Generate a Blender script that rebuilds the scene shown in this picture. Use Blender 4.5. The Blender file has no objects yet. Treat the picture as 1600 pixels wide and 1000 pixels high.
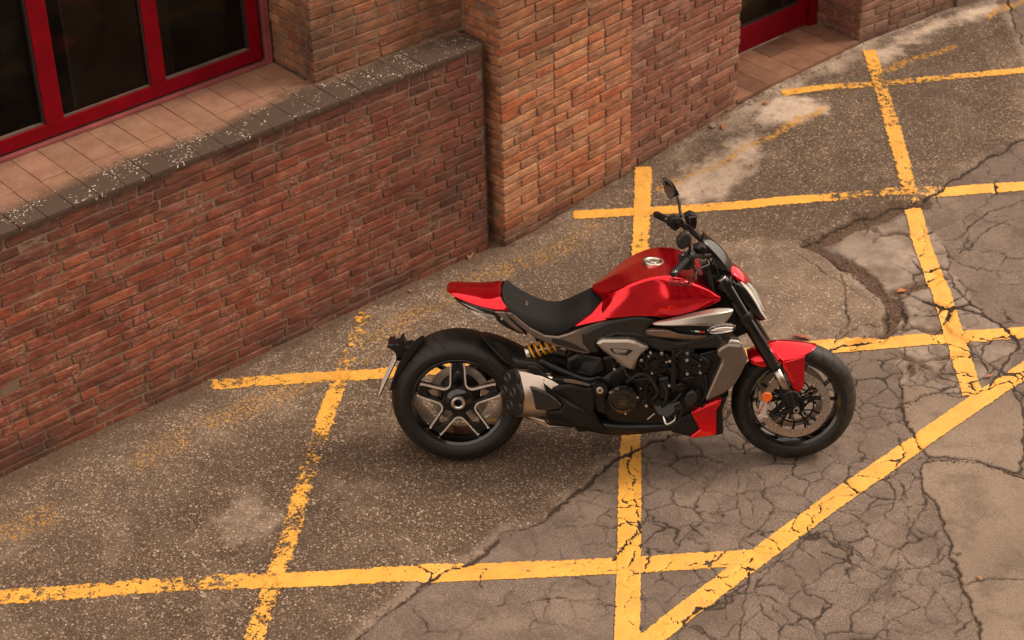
import bpy, bmesh, math, random
import numpy as np
from mathutils import Vector, Matrix
from mathutils.bvhtree import BVHTree

random.seed(7)
scene = bpy.context.scene
col = scene.collection
CAM = {'loc': [-6.151, -7.2347, 5.5942], 'R': [0.743585, -0.668245, -0.023013], 'U': [0.375946, 0.389375, 0.840864], 'F': [0.552942, 0.633906, -0.540757], 'f': 3002.26}
# ------------------------------------------------------------------ camera, sky, light
cd = bpy.data.cameras.new('camera'); cam = bpy.data.objects.new('camera', cd); col.objects.link(cam)
R_, U_, F_ = (Vector(CAM[k]) for k in 'RUF')
m = Matrix((R_, U_, -F_)).transposed().to_4x4(); m.translation = Vector(CAM['loc'])
cam.matrix_world = m
cd.sensor_width = 36.0; cd.lens = 36.0 * CAM['f'] / 1600.0
cd.clip_start = 0.1; cd.clip_end = 600
cd.dof.use_dof = True; cd.dof.focus_distance = 9.1; cd.dof.aperture_fstop = 3.2
scene.camera = cam

SUN_EL, SUN_AZ = math.radians(48), math.radians(-28)   # azimuth of the direction towards the sun, from +x counter-clockwise
w = bpy.data.worlds.new('World'); scene.world = w; w.use_nodes = True
nt = w.node_tree; nt.nodes.clear()
sky = nt.nodes.new('ShaderNodeTexSky'); sky.sky_type = 'NISHITA'; sky.sun_disc = False
sky.sun_elevation = SUN_EL; sky.sun_rotation = math.pi/2 - SUN_AZ
sky.air_density = 1.0; sky.dust_density = 4.0; sky.ozone_density = 1.0
hs = nt.nodes.new('ShaderNodeHueSaturation'); hs.inputs['Saturation'].default_value = 0.22
tint = nt.nodes.new('ShaderNodeMix'); tint.data_type = 'RGBA'; tint.blend_type = 'MULTIPLY'; tint.inputs[0].default_value = 1
tint.inputs[7].default_value = (1.0, 0.85, 0.71, 1)
bg = nt.nodes.new('ShaderNodeBackground'); bg.inputs[1].default_value = 0.15
ow = nt.nodes.new('ShaderNodeOutputWorld')
nt.links.new(sky.outputs[0], hs.inputs['Color']); nt.links.new(hs.outputs[0], tint.inputs[6])
ov = nt.nodes.new('ShaderNodeMix'); ov.data_type = 'RGBA'; ov.inputs[0].default_value = 0.80     # even white cloud cover over the clear-sky model
ov.inputs[7].default_value = (7.6, 6.35, 5.3, 1); nt.links.new(tint.outputs[2], ov.inputs[6])
nt.links.new(ov.outputs[2], bg.inputs[0]); nt.links.new(bg.outputs[0], ow.inputs[0])
sl = bpy.data.lights.new('sun', 'SUN'); sun = bpy.data.objects.new('sun', sl); col.objects.link(sun)
sl.energy = 1.5; sl.angle = math.radians(15); sl.color = (1.0, 0.87, 0.70)
sun.rotation_euler = Vector((math.cos(SUN_EL)*math.cos(SUN_AZ), math.cos(SUN_EL)*math.sin(SUN_AZ), math.sin(SUN_EL))).to_track_quat('Z', 'Y').to_euler()
vs = scene.view_settings; vs.view_transform = 'Standard'; vs.look = 'None'; vs.exposure = 0.78; vs.gamma = 1.0
try: vs.use_curve_mapping = False
except Exception: pass
# coordinates in metres in the motorcycle's own frame (x forward, y left, z up)
D = {
'tank': [[[0.6315,0.0,0.8738],[0.6822,0.0,0.9092],[0.7478,0.0,0.9488],[0.8234,0.0,0.9833],[0.9189,0.0,1.0047],[0.9844,0.0,0.9992],[1.0451,0.0,0.9764],[1.1266,0.0,0.9302],[1.1882,0.0,0.8839]],[[0.6345,-0.035,0.8795],[0.6869,-0.06,0.8975],[0.7569,-0.085,0.9414],[0.8314,-0.1,0.9767],[0.9155,-0.115,1.0038],[0.9801,-0.115,1.0058],[1.0452,-0.11,0.9867],[1.1312,-0.1,0.944],[1.2123,-0.1,0.8868]],[[0.6426,-0.055,0.8728],[0.6991,-0.12,0.8863],[0.7658,-0.165,0.9381],[0.8346,-0.185,0.9753],[0.9131,-0.195,1.0051],[0.9769,-0.2,1.0096],[1.0461,-0.2,0.9962],[1.1367,-0.18,0.9526],[1.2263,-0.14,0.8883]],[[0.6627,-0.06,0.8568],[0.7065,-0.14,0.8646],[0.7707,-0.18,0.8969],[0.84,-0.185,0.9149],[0.9145,-0.185,0.9041],[0.9491,-0.225,0.8897],[1.0264,-0.235,0.9092],[1.1261,-0.21,0.9139],[1.2283,-0.15,0.8815]],[[0.6868,-0.085,0.8467],[0.6765,-0.15,0.8201],[0.7461,-0.18,0.8404],[0.8306,-0.185,0.8559],[0.9003,-0.185,0.845],[0.964,-0.215,0.8411],[1.0475,-0.22,0.8646],[1.1373,-0.2,0.8777],[1.2275,-0.15,0.8735]],[[0.6314,-0.13,0.7983],[0.6815,-0.16,0.7808],[0.7413,-0.18,0.7945],[0.8311,-0.18,0.8096],[0.9059,-0.18,0.8041],[0.9824,-0.2,0.8015],[1.0733,-0.21,0.8309],[1.1582,-0.19,0.8522],[1.2237,-0.15,0.867]]],
'tankwedge': [[0.6877,-0.1,0.8528],[0.704,-0.16,0.8025],[0.7015,-0.165,0.7774],[0.6314,-0.16,0.7601],[0.555,-0.155,0.7396],[0.561,-0.155,0.7516],[0.6314,-0.14,0.8008]],
'cap': [[0.9189,0.0,1.0047],[0.9683,0.0,1.0008],[0.9191,0.0,0.9863],[0.8695,0.0,1.0091]],
'tanktext': [[0.9811,-0.21,0.9716],[1.0917,-0.21,0.9555]],
'tail': [[[-0.0479,0.0,0.8737],[-0.0309,0.0,0.8802],[0.0075,0.0,0.8846],[0.0788,0.0,0.8801],[0.1451,0.0,0.8783],[0.2078,0.0,0.8771]],[[-0.0453,-0.035,0.8799],[-0.0285,-0.055,0.8846],[0.0093,-0.068,0.8827],[0.0781,-0.08,0.8727],[0.1441,-0.085,0.8692],[0.213,-0.085,0.8767]],[[-0.0409,-0.055,0.8776],[-0.0241,-0.078,0.8775],[0.0079,-0.092,0.8689],[0.0743,-0.108,0.8568],[0.143,-0.118,0.8575],[0.2173,-0.12,0.868]],[[-0.0337,-0.06,0.8692],[-0.0168,-0.085,0.8705],[0.0183,-0.1,0.8591],[0.0947,-0.122,0.8342],[0.1819,-0.138,0.8172],[0.2644,-0.15,0.8139]],[[-0.021,-0.03,0.8527],[-0.0029,-0.05,0.8509],[0.0236,-0.07,0.8453],[0.0952,-0.09,0.8206],[0.1793,-0.11,0.8041],[0.2502,-0.115,0.7979]]],
'seat': [[[0.2087,0.0,0.8733],[0.2467,0.0,0.859],[0.2971,0.0,0.8249],[0.3578,0.0,0.7808],[0.4341,0.0,0.7531],[0.5006,0.0,0.7585],[0.578,0.0,0.8355],[0.6061,0.0,0.8601],[0.6294,0.0,0.8749]],[[0.2194,-0.07,0.8777],[0.252,-0.07,0.8586],[0.3021,-0.07,0.8258],[0.3625,-0.075,0.784],[0.4332,-0.075,0.7593],[0.4991,-0.075,0.7647],[0.5884,-0.05,0.8365],[0.6213,-0.045,0.8563],[0.639,-0.035,0.8686]],[[0.2277,-0.125,0.8727],[0.2591,-0.13,0.8449],[0.3065,-0.13,0.8149],[0.3666,-0.135,0.7788],[0.4344,-0.135,0.7569],[0.4973,-0.13,0.7602],[0.6063,-0.1,0.8295],[0.6491,-0.08,0.835],[0.685,-0.06,0.8432]],[[0.2474,-0.15,0.8503],[0.2744,-0.152,0.8077],[0.3217,-0.155,0.7653],[0.3766,-0.155,0.7326],[0.4419,-0.152,0.7187],[0.5024,-0.15,0.7276],[0.5811,-0.14,0.7725],[0.6415,-0.11,0.8118],[0.6859,-0.08,0.8404]],[[0.2644,-0.15,0.8139],[0.2891,-0.155,0.7763],[0.3388,-0.155,0.7255],[0.3889,-0.155,0.6997],[0.4518,-0.155,0.6915],[0.5023,-0.155,0.7013],[0.5383,-0.15,0.7304],[0.6314,-0.135,0.7976],[0.6818,-0.09,0.839]]],
'seatbadge': [[0.3287,-0.07,0.8094]],
'undertail': [[-0.0107,-0.05,0.8455],[0.0159,-0.07,0.8415],[0.0933,-0.1,0.8246],[0.1799,-0.12,0.8082],[0.1992,-0.12,0.7645],[0.1589,-0.12,0.77],[0.1024,-0.1,0.7836],[0.051,-0.08,0.8028],[0.004,-0.05,0.8235]],
'undertail_strip': [[0.0099,-0.06,0.832],[0.0873,-0.09,0.8096],[0.1386,-0.11,0.7932],[0.1894,-0.12,0.7798],[0.1891,-0.12,0.7645],[0.1539,-0.12,0.7744],[0.0868,-0.09,0.7905]],
'undertail_strip2': [[0.0618,-0.09,0.8014],[0.1026,-0.1,0.7918],[0.1488,-0.115,0.7832],[0.1942,-0.12,0.7672],[0.1889,-0.12,0.7563],[0.1385,-0.12,0.7645],[0.0871,-0.1,0.7793]],
'undertail2': [[0.154,-0.11,0.8014],[0.2413,-0.14,0.8093],[0.3208,-0.15,0.7168],[0.3357,-0.15,0.6949],[0.29,-0.14,0.7016],[0.2343,-0.13,0.7248],[0.1989,-0.12,0.7481]],
'bracket_silver': [[0.1811,-0.145,0.813],[0.2367,-0.15,0.8123],[0.2613,-0.152,0.7723],[0.311,-0.155,0.7217],[0.3258,-0.155,0.7025],[0.2857,-0.155,0.7217],[0.2658,-0.155,0.7381],[0.221,-0.15,0.777]],
'seatstrip': [[0.2172,-0.095,0.8932],[0.2224,-0.11,0.891],[0.2291,-0.135,0.874],[0.2484,-0.152,0.8457],[0.2745,-0.158,0.802],[0.2918,-0.16,0.7745],[0.2623,-0.16,0.8164],[0.2373,-0.15,0.8449],[0.2173,-0.12,0.868]],
'side_rail': [[0.2374,-0.158,0.813],[0.2627,-0.158,0.8142],[0.3014,-0.158,0.7765],[0.3459,-0.158,0.7387],[0.413,-0.158,0.7007],[0.4749,-0.158,0.694],[0.52,-0.158,0.7068],[0.5988,-0.158,0.7397],[0.7054,-0.158,0.775],[0.7099,-0.158,0.7701],[0.6494,-0.158,0.7488],[0.5932,-0.158,0.7306],[0.5549,-0.158,0.708],[0.5605,-0.158,0.6847],[0.579,-0.158,0.6571],[0.6257,-0.158,0.6135],[0.6223,-0.158,0.6085],[0.5929,-0.158,0.6067],[0.5196,-0.158,0.6282],[0.4407,-0.158,0.651],[0.3734,-0.158,0.6848],[0.3065,-0.158,0.7399],[0.2567,-0.158,0.7887]],
'side_rail_dark': [[0.4468,-0.164,0.6873],[0.4974,-0.164,0.6812],[0.5424,-0.164,0.6628],[0.593,-0.164,0.6321],[0.6155,-0.164,0.6148],[0.5648,-0.164,0.6259],[0.4972,-0.164,0.6475],[0.4522,-0.164,0.6628]],
'cover_dark': [[0.5861,-0.165,0.7121],[0.6314,-0.165,0.7405],[0.7015,-0.165,0.7747],[0.8314,-0.165,0.8012],[0.8814,-0.165,0.7979],[0.9316,-0.165,0.7773],[0.9119,-0.165,0.7555],[0.8822,-0.165,0.7256],[0.9126,-0.165,0.6956],[1.0333,-0.165,0.6682],[1.1729,-0.165,0.7009],[1.2075,-0.165,0.72],[1.2464,-0.165,0.6627],[1.2195,-0.165,0.638],[1.1092,-0.165,0.6325],[1.1097,-0.165,0.6078],[0.9335,-0.165,0.6243],[0.893,-0.165,0.6518],[0.8525,-0.165,0.6792],[0.7519,-0.165,0.7011],[0.6967,-0.165,0.6956],[0.6565,-0.165,0.6683],[0.6666,-0.165,0.6133],[0.6262,-0.165,0.6133],[0.591,-0.165,0.6628]],
'cover_lip': [[0.6564,-0.178,0.6602],[0.6715,-0.178,0.6821],[0.6966,-0.178,0.7067],[0.7517,-0.178,0.7241],[0.8318,-0.178,0.7202],[0.9121,-0.178,0.7011],[0.8822,-0.178,0.6929],[0.8319,-0.178,0.7066],[0.7517,-0.178,0.7094],[0.7041,-0.178,0.6946],[0.6765,-0.178,0.6684]],
'v4panel': [[0.6552,-0.2,0.675],[0.6614,-0.2,0.6845],[0.6811,-0.2,0.6966],[0.8035,-0.2,0.6966],[0.8345,-0.2,0.6878],[0.8935,-0.2,0.6574],[0.8917,-0.2,0.652],[0.8567,-0.2,0.6209],[0.8292,-0.2,0.5747],[0.8139,-0.2,0.5461],[0.7871,-0.2,0.5598],[0.7608,-0.2,0.5829],[0.7297,-0.2,0.6073],[0.6874,-0.2,0.6412]],
'v4hex': [[0.7127,-0.207,0.651],[0.7233,-0.207,0.6558],[0.8087,-0.207,0.6497],[0.8236,-0.207,0.6416],[0.7959,-0.207,0.6172],[0.7357,-0.207,0.6274]],
'v4plate': [[0.7294,-0.212,0.6492],[0.7368,-0.212,0.6519],[0.7975,-0.212,0.6465],[0.7864,-0.212,0.6289],[0.7419,-0.212,0.6329]],
'v4text': [[0.7617,-0.2135,0.6309],[0.7926,-0.2135,0.6309]],
'v4brace': [[0.7424,-0.185,0.5817],[0.7736,-0.185,0.5544],[0.8298,-0.185,0.534],[0.854,-0.185,0.6143],[0.8355,-0.185,0.6055],[0.7985,-0.185,0.5613],[0.7735,-0.185,0.5851]],
'intake_up': [[[0.91,-0.215,0.7884],[0.9298,-0.215,0.797],[0.9822,-0.205,0.8036],[1.0736,-0.205,0.8299],[1.1571,-0.21,0.8523],[1.2119,-0.2,0.8589],[1.28,-0.185,0.8484]],[[0.9087,-0.228,0.7874],[0.9391,-0.235,0.7968],[0.998,-0.245,0.8079],[1.0765,-0.25,0.8287],[1.16,-0.25,0.8436],[1.2198,-0.24,0.8416],[1.2866,-0.2,0.8422]],[[0.9106,-0.232,0.7837],[0.9439,-0.245,0.7864],[0.993,-0.255,0.7879],[1.0766,-0.262,0.7935],[1.1506,-0.262,0.7918],[1.2103,-0.255,0.7878],[1.2637,-0.22,0.8134]],[[0.9173,-0.225,0.7764],[0.9468,-0.235,0.7774],[0.9937,-0.24,0.7757],[1.0773,-0.25,0.7836],[1.1465,-0.25,0.7825],[1.2091,-0.24,0.775],[1.2524,-0.215,0.7871]]],
'intake_lo': [[[0.8759,-0.205,0.7453],[0.8907,-0.205,0.7583],[0.9455,-0.205,0.7599],[0.9928,-0.205,0.7582],[1.02,-0.215,0.7429],[1.0796,-0.22,0.7353],[1.1674,-0.21,0.7234]],[[0.8727,-0.215,0.7408],[0.8876,-0.23,0.7548],[0.9394,-0.24,0.7611],[0.9863,-0.245,0.7611],[1.0161,-0.25,0.7454],[1.0785,-0.245,0.7351],[1.1637,-0.215,0.7196]],[[0.876,-0.21,0.7284],[0.8979,-0.228,0.7279],[0.94,-0.235,0.7265],[0.9846,-0.24,0.7233],[1.0194,-0.24,0.7178],[1.0794,-0.235,0.7119],[1.143,-0.21,0.6995]],[[0.8815,-0.195,0.7166],[0.9012,-0.205,0.7116],[0.941,-0.21,0.7083],[0.986,-0.21,0.7028],[1.021,-0.21,0.6974],[1.0809,-0.21,0.6952],[1.1369,-0.19,0.6866]]],
'intake_black': [[0.9818,-0.228,0.7738],[1.009,-0.228,0.7776],[1.0785,-0.228,0.7738],[1.1975,-0.228,0.7721],[1.1779,-0.228,0.7629],[1.1596,-0.228,0.7386],[1.119,-0.228,0.7322],[1.0693,-0.228,0.7376],[1.0244,-0.228,0.7495],[0.9968,-0.228,0.7679]],
'flag_g': [[1.0824,-0.236,0.7577],[1.1033,-0.236,0.7556],[1.1034,-0.236,0.7496],[1.0875,-0.236,0.7523]],
'flag_w': [[1.1043,-0.236,0.7556],[1.1261,-0.236,0.7529],[1.1267,-0.236,0.748],[1.1044,-0.236,0.7496]],
'flag_r': [[1.1271,-0.236,0.7529],[1.1509,-0.236,0.7518],[1.1481,-0.236,0.7442],[1.1277,-0.236,0.7469]],
'modeltext': [[1.1099,-0.2655,0.7976],[1.1873,-0.2655,0.7954]],
'signal': [[1.1582,-0.262,0.7628],[1.1755,-0.262,0.7811],[1.2147,-0.262,0.7907],[1.2492,-0.262,0.7939],[1.2739,-0.262,0.7907],[1.2899,-0.262,0.781],[1.2747,-0.262,0.7627],[1.2256,-0.262,0.752],[1.1911,-0.262,0.7488],[1.1688,-0.262,0.7509]],
'signal_facets': [[1.1702,-0.274,0.7689],[1.1994,-0.274,0.784],[1.2436,-0.274,0.7893],[1.2757,-0.274,0.785],[1.2637,-0.274,0.7732],[1.2195,-0.274,0.7662]],
'radcowl': [[1.2105,-0.215,0.6465],[1.2248,-0.215,0.6626],[1.2565,-0.215,0.6818],[1.321,-0.215,0.6754],[1.331,-0.215,0.6369],[1.3492,-0.215,0.6144],[1.3441,-0.215,0.5886],[1.3222,-0.215,0.5337],[1.2943,-0.215,0.4785],[1.2425,-0.215,0.4295],[1.1663,-0.215,0.3934],[1.163,-0.215,0.4065],[1.2296,-0.215,0.5854],[1.2321,-0.215,0.6047],[1.2111,-0.215,0.624]],
'radcowl_in': [[1.2397,-0.225,0.6252],[1.2658,-0.225,0.6381],[1.3159,-0.225,0.6252],[1.3341,-0.225,0.6059],[1.3124,-0.225,0.5447],[1.2815,-0.225,0.4928],[1.2353,-0.225,0.4537],[1.1917,-0.225,0.4242],[1.2468,-0.225,0.5802]],
'radcap': [[1.2576,-0.2,0.6753],[1.3223,-0.2,0.6689],[1.31,-0.2,0.6881],[1.2659,-0.2,0.6945]],
'belly_red': [[1.0965,-0.185,0.3191],[1.151,-0.185,0.3518],[1.2129,-0.185,0.3796],[1.2396,-0.185,0.3844],[1.2351,-0.185,0.3658],[1.2154,-0.185,0.329],[1.219,-0.185,0.2054],[1.1997,-0.185,0.1962],[1.1054,-0.185,0.1834],[1.0902,-0.185,0.1862],[1.1392,-0.185,0.2284]],
'belly_red_in': [[1.1042,-0.192,0.3224],[1.1507,-0.192,0.3461],[1.2281,-0.192,0.3794],[1.2104,-0.192,0.3344],[1.2108,-0.192,0.317],[1.1264,-0.192,0.3099]],
'belly_black': [[1.2361,-0.165,0.3737],[1.2759,-0.165,0.4084],[1.2614,-0.165,0.3668],[1.2457,-0.165,0.3182],[1.2533,-0.165,0.1922],[1.2187,-0.165,0.1865],[1.143,-0.165,0.1849],[1.1051,-0.165,0.1849],[1.0099,-0.165,0.2058],[1.003,-0.165,0.2479],[1.0902,-0.165,0.304]],
'belly_tray': [[0.6618,-0.15,0.2682],[0.6871,-0.15,0.2577],[0.7758,-0.15,0.2473],[1.0036,-0.15,0.2407],[1.1057,-0.15,0.1916],[1.0934,-0.15,0.174],[1.0107,-0.15,0.195],[1.0041,-0.15,0.209],[0.776,-0.15,0.2051],[0.6999,-0.15,0.212],[0.6364,-0.15,0.2401]],
'radiator': [[1.0408,-0.16,0.5837],[1.2348,-0.16,0.6322],[1.2365,-0.16,0.5675],[1.1728,-0.16,0.371],[1.1141,-0.16,0.3212],[1.0392,-0.16,0.3211]],
'engine_low': [[0.6341,-0.14,0.4437],[0.8129,-0.14,0.5748],[1.0358,-0.14,0.5749],[1.1574,-0.14,0.4441],[1.1302,-0.14,0.3118],[0.9816,-0.14,0.2046],[0.7399,-0.14,0.2176],[0.6491,-0.14,0.3111]],
'engine_up': [[0.6491,-0.12,0.566],[0.8576,-0.12,0.6149],[1.2143,-0.12,0.6051],[1.2364,-0.12,0.5498],[1.1465,-0.12,0.3024],[0.9513,-0.12,0.2687],[0.7094,-0.12,0.3684]],
'airbox': [[0.6343,-0.1,0.6875],[0.858,-0.1,0.6225],[1.2155,-0.1,0.6062],[1.271,-0.1,0.7516],[1.1514,-0.1,0.8157],[0.8567,-0.1,0.768],[0.6492,-0.1,0.7842]],
'swing_cast': [[0.5146,-0.12,0.566],[0.5596,-0.12,0.5921],[0.7089,-0.12,0.566],[0.7241,-0.12,0.4676],[0.6491,-0.12,0.4346],[0.559,-0.12,0.4444],[0.5053,-0.12,0.5004]],
'c_clutch': [[0.7772,-0.215,0.3965],[0.7053,-0.215,0.3964],[0.7776,-0.215,0.3204]],
'c_alt': [[0.929,-0.185,0.5681],[0.8762,-0.185,0.5681],[0.9297,-0.185,0.5135]],
'c_small': [[1.0492,-0.185,0.4449],[1.0273,-0.185,0.4449],[1.0496,-0.185,0.4174]],
'c_pivot': [[0.6709,-0.2,0.4425],[0.6521,-0.2,0.4425],[0.6709,-0.2,0.4219]],
'c_cam': [[1.1032,-0.175,0.5773],[1.0722,-0.175,0.5773],[1.1041,-0.175,0.5296]],
'bolts': [[1.0737,-0.19,0.6247],[1.0731,-0.19,0.5887],[1.1358,-0.19,0.5261],[0.7381,-0.19,0.545],[0.8634,-0.19,0.5907],[0.9046,-0.19,0.6281],[0.9561,-0.19,0.6247],[0.9938,-0.19,0.5853],[0.9926,-0.19,0.4609],[0.8876,-0.19,0.3573],[1.0756,-0.19,0.5206]],
'camcover': [[1.0129,-0.165,0.6205],[1.0468,-0.165,0.6307],[1.0966,-0.165,0.6205],[1.1844,-0.165,0.5798],[1.1973,-0.165,0.5593],[1.1737,-0.165,0.5046],[1.0992,-0.165,0.4908],[1.0488,-0.165,0.5182],[1.0234,-0.165,0.5456]],
'camcover2': [[0.8362,-0.165,0.5729],[0.8763,-0.165,0.6103],[0.9291,-0.165,0.6137],[0.9975,-0.165,0.6069],[1.0047,-0.165,0.5456],[0.9741,-0.165,0.5045],[0.9117,-0.165,0.501],[0.8616,-0.165,0.5182]],
'strut': [[1.0023,-0.19,0.6382],[1.024,-0.19,0.6382],[1.0235,-0.19,0.4747],[1.0333,-0.19,0.4472],[1.0088,-0.19,0.4196],[0.9986,-0.19,0.4747]],
'waterpump': [[0.9425,-0.18,0.4975],[0.9923,-0.18,0.501],[0.9999,-0.18,0.415],[0.9879,-0.18,0.3804],[0.9503,-0.18,0.3804],[0.9401,-0.18,0.4425]],
'heel': [[1.0617,-0.205,0.3922],[1.0735,-0.205,0.4266],[1.1044,-0.205,0.4439],[1.1266,-0.205,0.4198],[1.1242,-0.205,0.3854],[1.0876,-0.205,0.3438],[1.0686,-0.205,0.3576]],
'pegrubber': [[1.0162,-0.26,0.3697],[1.0471,-0.26,0.3801],[1.0526,-0.26,0.3491],[1.0451,-0.26,0.3145],[1.0232,-0.26,0.318]],
'pegarm': [[0.9131,-0.17,0.3687],[0.9754,-0.18,0.3735],[1.0496,-0.2,0.3829],[1.0244,-0.22,0.3439],[0.9871,-0.23,0.307],[0.9438,-0.21,0.3182],[0.9193,-0.18,0.3457]],
'brakelever': [[0.965,-0.23,0.3195],[0.9804,-0.25,0.2888],[1.017,-0.26,0.3145],[1.0233,-0.25,0.3374]],
'bracket_l': [[0.8911,-0.2,0.2925],[0.9253,-0.2,0.3239]],
'hoses_a': [[0.7829,-0.19,0.5464],[0.7985,-0.2,0.5133],[0.8361,-0.2,0.4928],[0.8858,-0.2,0.4997],[0.911,-0.2,0.4792],[0.9241,-0.19,0.4471]],
'hoses_b': [[0.7925,-0.2,0.4791],[0.8544,-0.205,0.5225],[0.8982,-0.2,0.5066],[0.9328,-0.21,0.4494],[0.9363,-0.21,0.4219],[0.912,-0.2,0.3897]],
'hoses_c': [[1.0344,-0.19,0.5704],[1.0153,-0.19,0.5975],[1.0457,-0.19,0.6314],[1.0768,-0.185,0.636]],
'hoses_d': [[0.9612,-0.19,0.4746],[0.9803,-0.2,0.4242],[0.9746,-0.2,0.3828],[0.9629,-0.19,0.3504]],
'hoses_e': [[0.7053,-0.19,0.4745],[0.7301,-0.19,0.5156],[0.7739,-0.18,0.5248],[0.8116,-0.17,0.5067]],
'hoses_f': [[1.0494,-0.19,0.4197],[1.025,-0.19,0.3851],[1.0003,-0.19,0.3643],[0.9889,-0.18,0.311]],
'hoses_g': [[1.1609,-0.17,0.5069],[1.1687,-0.17,0.4382],[1.1513,-0.17,0.376],[1.1329,-0.17,0.3551]],
'header': [[1.0833,-0.13,0.4395],[1.1152,-0.14,0.3118],[1.0414,-0.14,0.2383],[0.8604,-0.15,0.2227],[0.6793,-0.16,0.2372],[0.5588,-0.17,0.2753]],
'header2': [[1.0105,-0.1,0.3926],[1.0417,-0.11,0.2975],[0.9519,-0.12,0.2184],[0.7399,-0.14,0.2042],[0.5585,-0.15,0.2423]],
'excap': [[0.2347,-0.15,0.5206],[0.2592,-0.185,0.5406],[0.2859,-0.22,0.5409],[0.2945,-0.235,0.5167],[0.2893,-0.23,0.4822],[0.3087,-0.26,0.465],[0.3123,-0.265,0.4301],[0.2999,-0.25,0.3919],[0.3057,-0.26,0.3779],[0.2992,-0.25,0.3419],[0.2736,-0.215,0.3126],[0.2462,-0.175,0.2998],[0.2313,-0.155,0.3156],[0.235,-0.16,0.3496],[0.2171,-0.135,0.3695],[0.2083,-0.12,0.3941],[0.2136,-0.125,0.4216],[0.2245,-0.14,0.4505],[0.2189,-0.13,0.4804]],
'outlets': [[0.2455,-0.175,0.4945],[0.226,-0.15,0.4174],[0.2726,-0.21,0.4357],[0.2552,-0.19,0.3574]],
'exfwd': [[0.4288,-0.235,0.4069]],
'exshieldA': [[0.3451,-0.28,0.4916],[0.3743,-0.28,0.4866],[0.4302,-0.28,0.462],[0.4693,-0.28,0.431],[0.4972,-0.28,0.4],[0.4858,-0.28,0.3782],[0.4293,-0.28,0.3701],[0.373,-0.28,0.375],[0.3677,-0.28,0.4061],[0.3599,-0.28,0.4557]],
'exshieldB': [[0.4409,-0.255,0.4504],[0.4522,-0.25,0.4729],[0.4972,-0.24,0.4839],[0.5422,-0.23,0.4824],[0.6323,-0.21,0.4547],[0.6493,-0.21,0.3986],[0.6436,-0.21,0.3297],[0.6721,-0.2,0.2682],[0.7122,-0.19,0.2241],[0.5693,-0.2,0.2224],[0.547,-0.24,0.2671],[0.4621,-0.255,0.2868],[0.42,-0.262,0.3164],[0.4319,-0.272,0.3638],[0.4857,-0.275,0.3715],[0.5028,-0.275,0.3977],[0.4748,-0.272,0.4335],[0.4411,-0.265,0.4612]],
'exbottom': [[0.3017,-0.2,0.3181],[0.4212,-0.2,0.2836],[0.4267,-0.2,0.2614],[0.5521,-0.19,0.2378],[0.5173,-0.16,0.2136],[0.3854,-0.16,0.2357],[0.3233,-0.18,0.277]],
'exbolts': [[0.5259,-0.235,0.3739],[0.5707,-0.21,0.2678]],
'hugger': [[0.146,-0.12,0.8309],[0.1547,-0.12,0.843],[0.1713,-0.115,0.841],[0.2265,-0.1,0.8104],[0.2882,-0.1,0.7798],[0.3387,-0.1,0.7523],[0.3892,-0.1,0.7154],[0.3163,-0.11,0.7442],[0.2384,-0.12,0.7973],[0.1775,-0.13,0.8319]],
'hugger_p': [[[0.1167,0.02,0.6489],[0.1632,0.02,0.6402],[0.2295,0.02,0.6156],[0.2825,0.02,0.5879],[0.3422,0.02,0.5537],[0.3338,0.0,0.6078],[0.4253,0.0,0.5545]],[[0.1101,-0.06,0.6713],[0.1606,-0.06,0.6512],[0.2263,-0.06,0.621],[0.2854,-0.06,0.5921],[0.3446,-0.06,0.556],[0.3408,-0.06,0.5744],[0.4379,-0.06,0.5431]],[[0.1181,-0.12,0.6768],[0.1633,-0.125,0.6275],[0.2088,-0.13,0.5866],[0.2676,-0.13,0.5579],[0.3464,-0.125,0.5485],[0.3593,-0.12,0.5447],[0.473,-0.12,0.5135]],[[0.134,-0.12,0.654],[0.1791,-0.125,0.5974],[0.2245,-0.13,0.542],[0.2769,-0.13,0.5218],[0.349,-0.125,0.4979],[0.3701,-0.12,0.4947],[0.4727,-0.12,0.4792]]],
'hugger_pocket': [[0.171,-0.134,0.66],[0.2166,-0.134,0.6457],[0.2424,-0.134,0.6171],[0.274,-0.134,0.5381],[0.2347,-0.134,0.5525],[0.2026,-0.134,0.5956]],
'swing': [[0.2537,0.02,0.5042],[0.4061,0.02,0.5043],[0.5579,0.02,0.4209],[0.7105,0.02,0.3707],[0.7261,0.02,0.2865],[0.5576,0.02,0.3302],[0.4051,0.02,0.4041],[0.2521,0.02,0.404]],
'arm_upper': [[0.3873,-0.1,0.5483],[0.4671,-0.11,0.5091],[0.5981,-0.12,0.4573],[0.6837,-0.12,0.4636],[0.678,-0.12,0.4511],[0.5981,-0.12,0.4385],[0.4725,-0.11,0.4715],[0.3756,-0.1,0.5171]],
'pegbracket': [[0.3316,-0.225,0.5678],[0.3401,-0.225,0.574],[0.3693,-0.225,0.5715],[0.3988,-0.225,0.5407],[0.4408,-0.225,0.5098],[0.5028,-0.225,0.5074],[0.5422,-0.225,0.5037],[0.6222,-0.225,0.4802],[0.6256,-0.225,0.4691],[0.5647,-0.225,0.4802],[0.4999,-0.225,0.4913],[0.4857,-0.225,0.4789],[0.4179,-0.225,0.4726],[0.3981,-0.225,0.4726],[0.373,-0.225,0.5048],[0.3509,-0.225,0.5419]],
'pegbracket_strip': [[0.5029,-0.232,0.5093],[0.5479,-0.232,0.505],[0.6222,-0.232,0.4822],[0.6239,-0.232,0.4741],[0.5647,-0.232,0.4846],[0.5028,-0.232,0.4945]],
'pegbolt': [[0.4013,-0.235,0.4908],[0.4128,-0.235,0.5081],[0.4801,-0.235,0.4692]],
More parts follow.
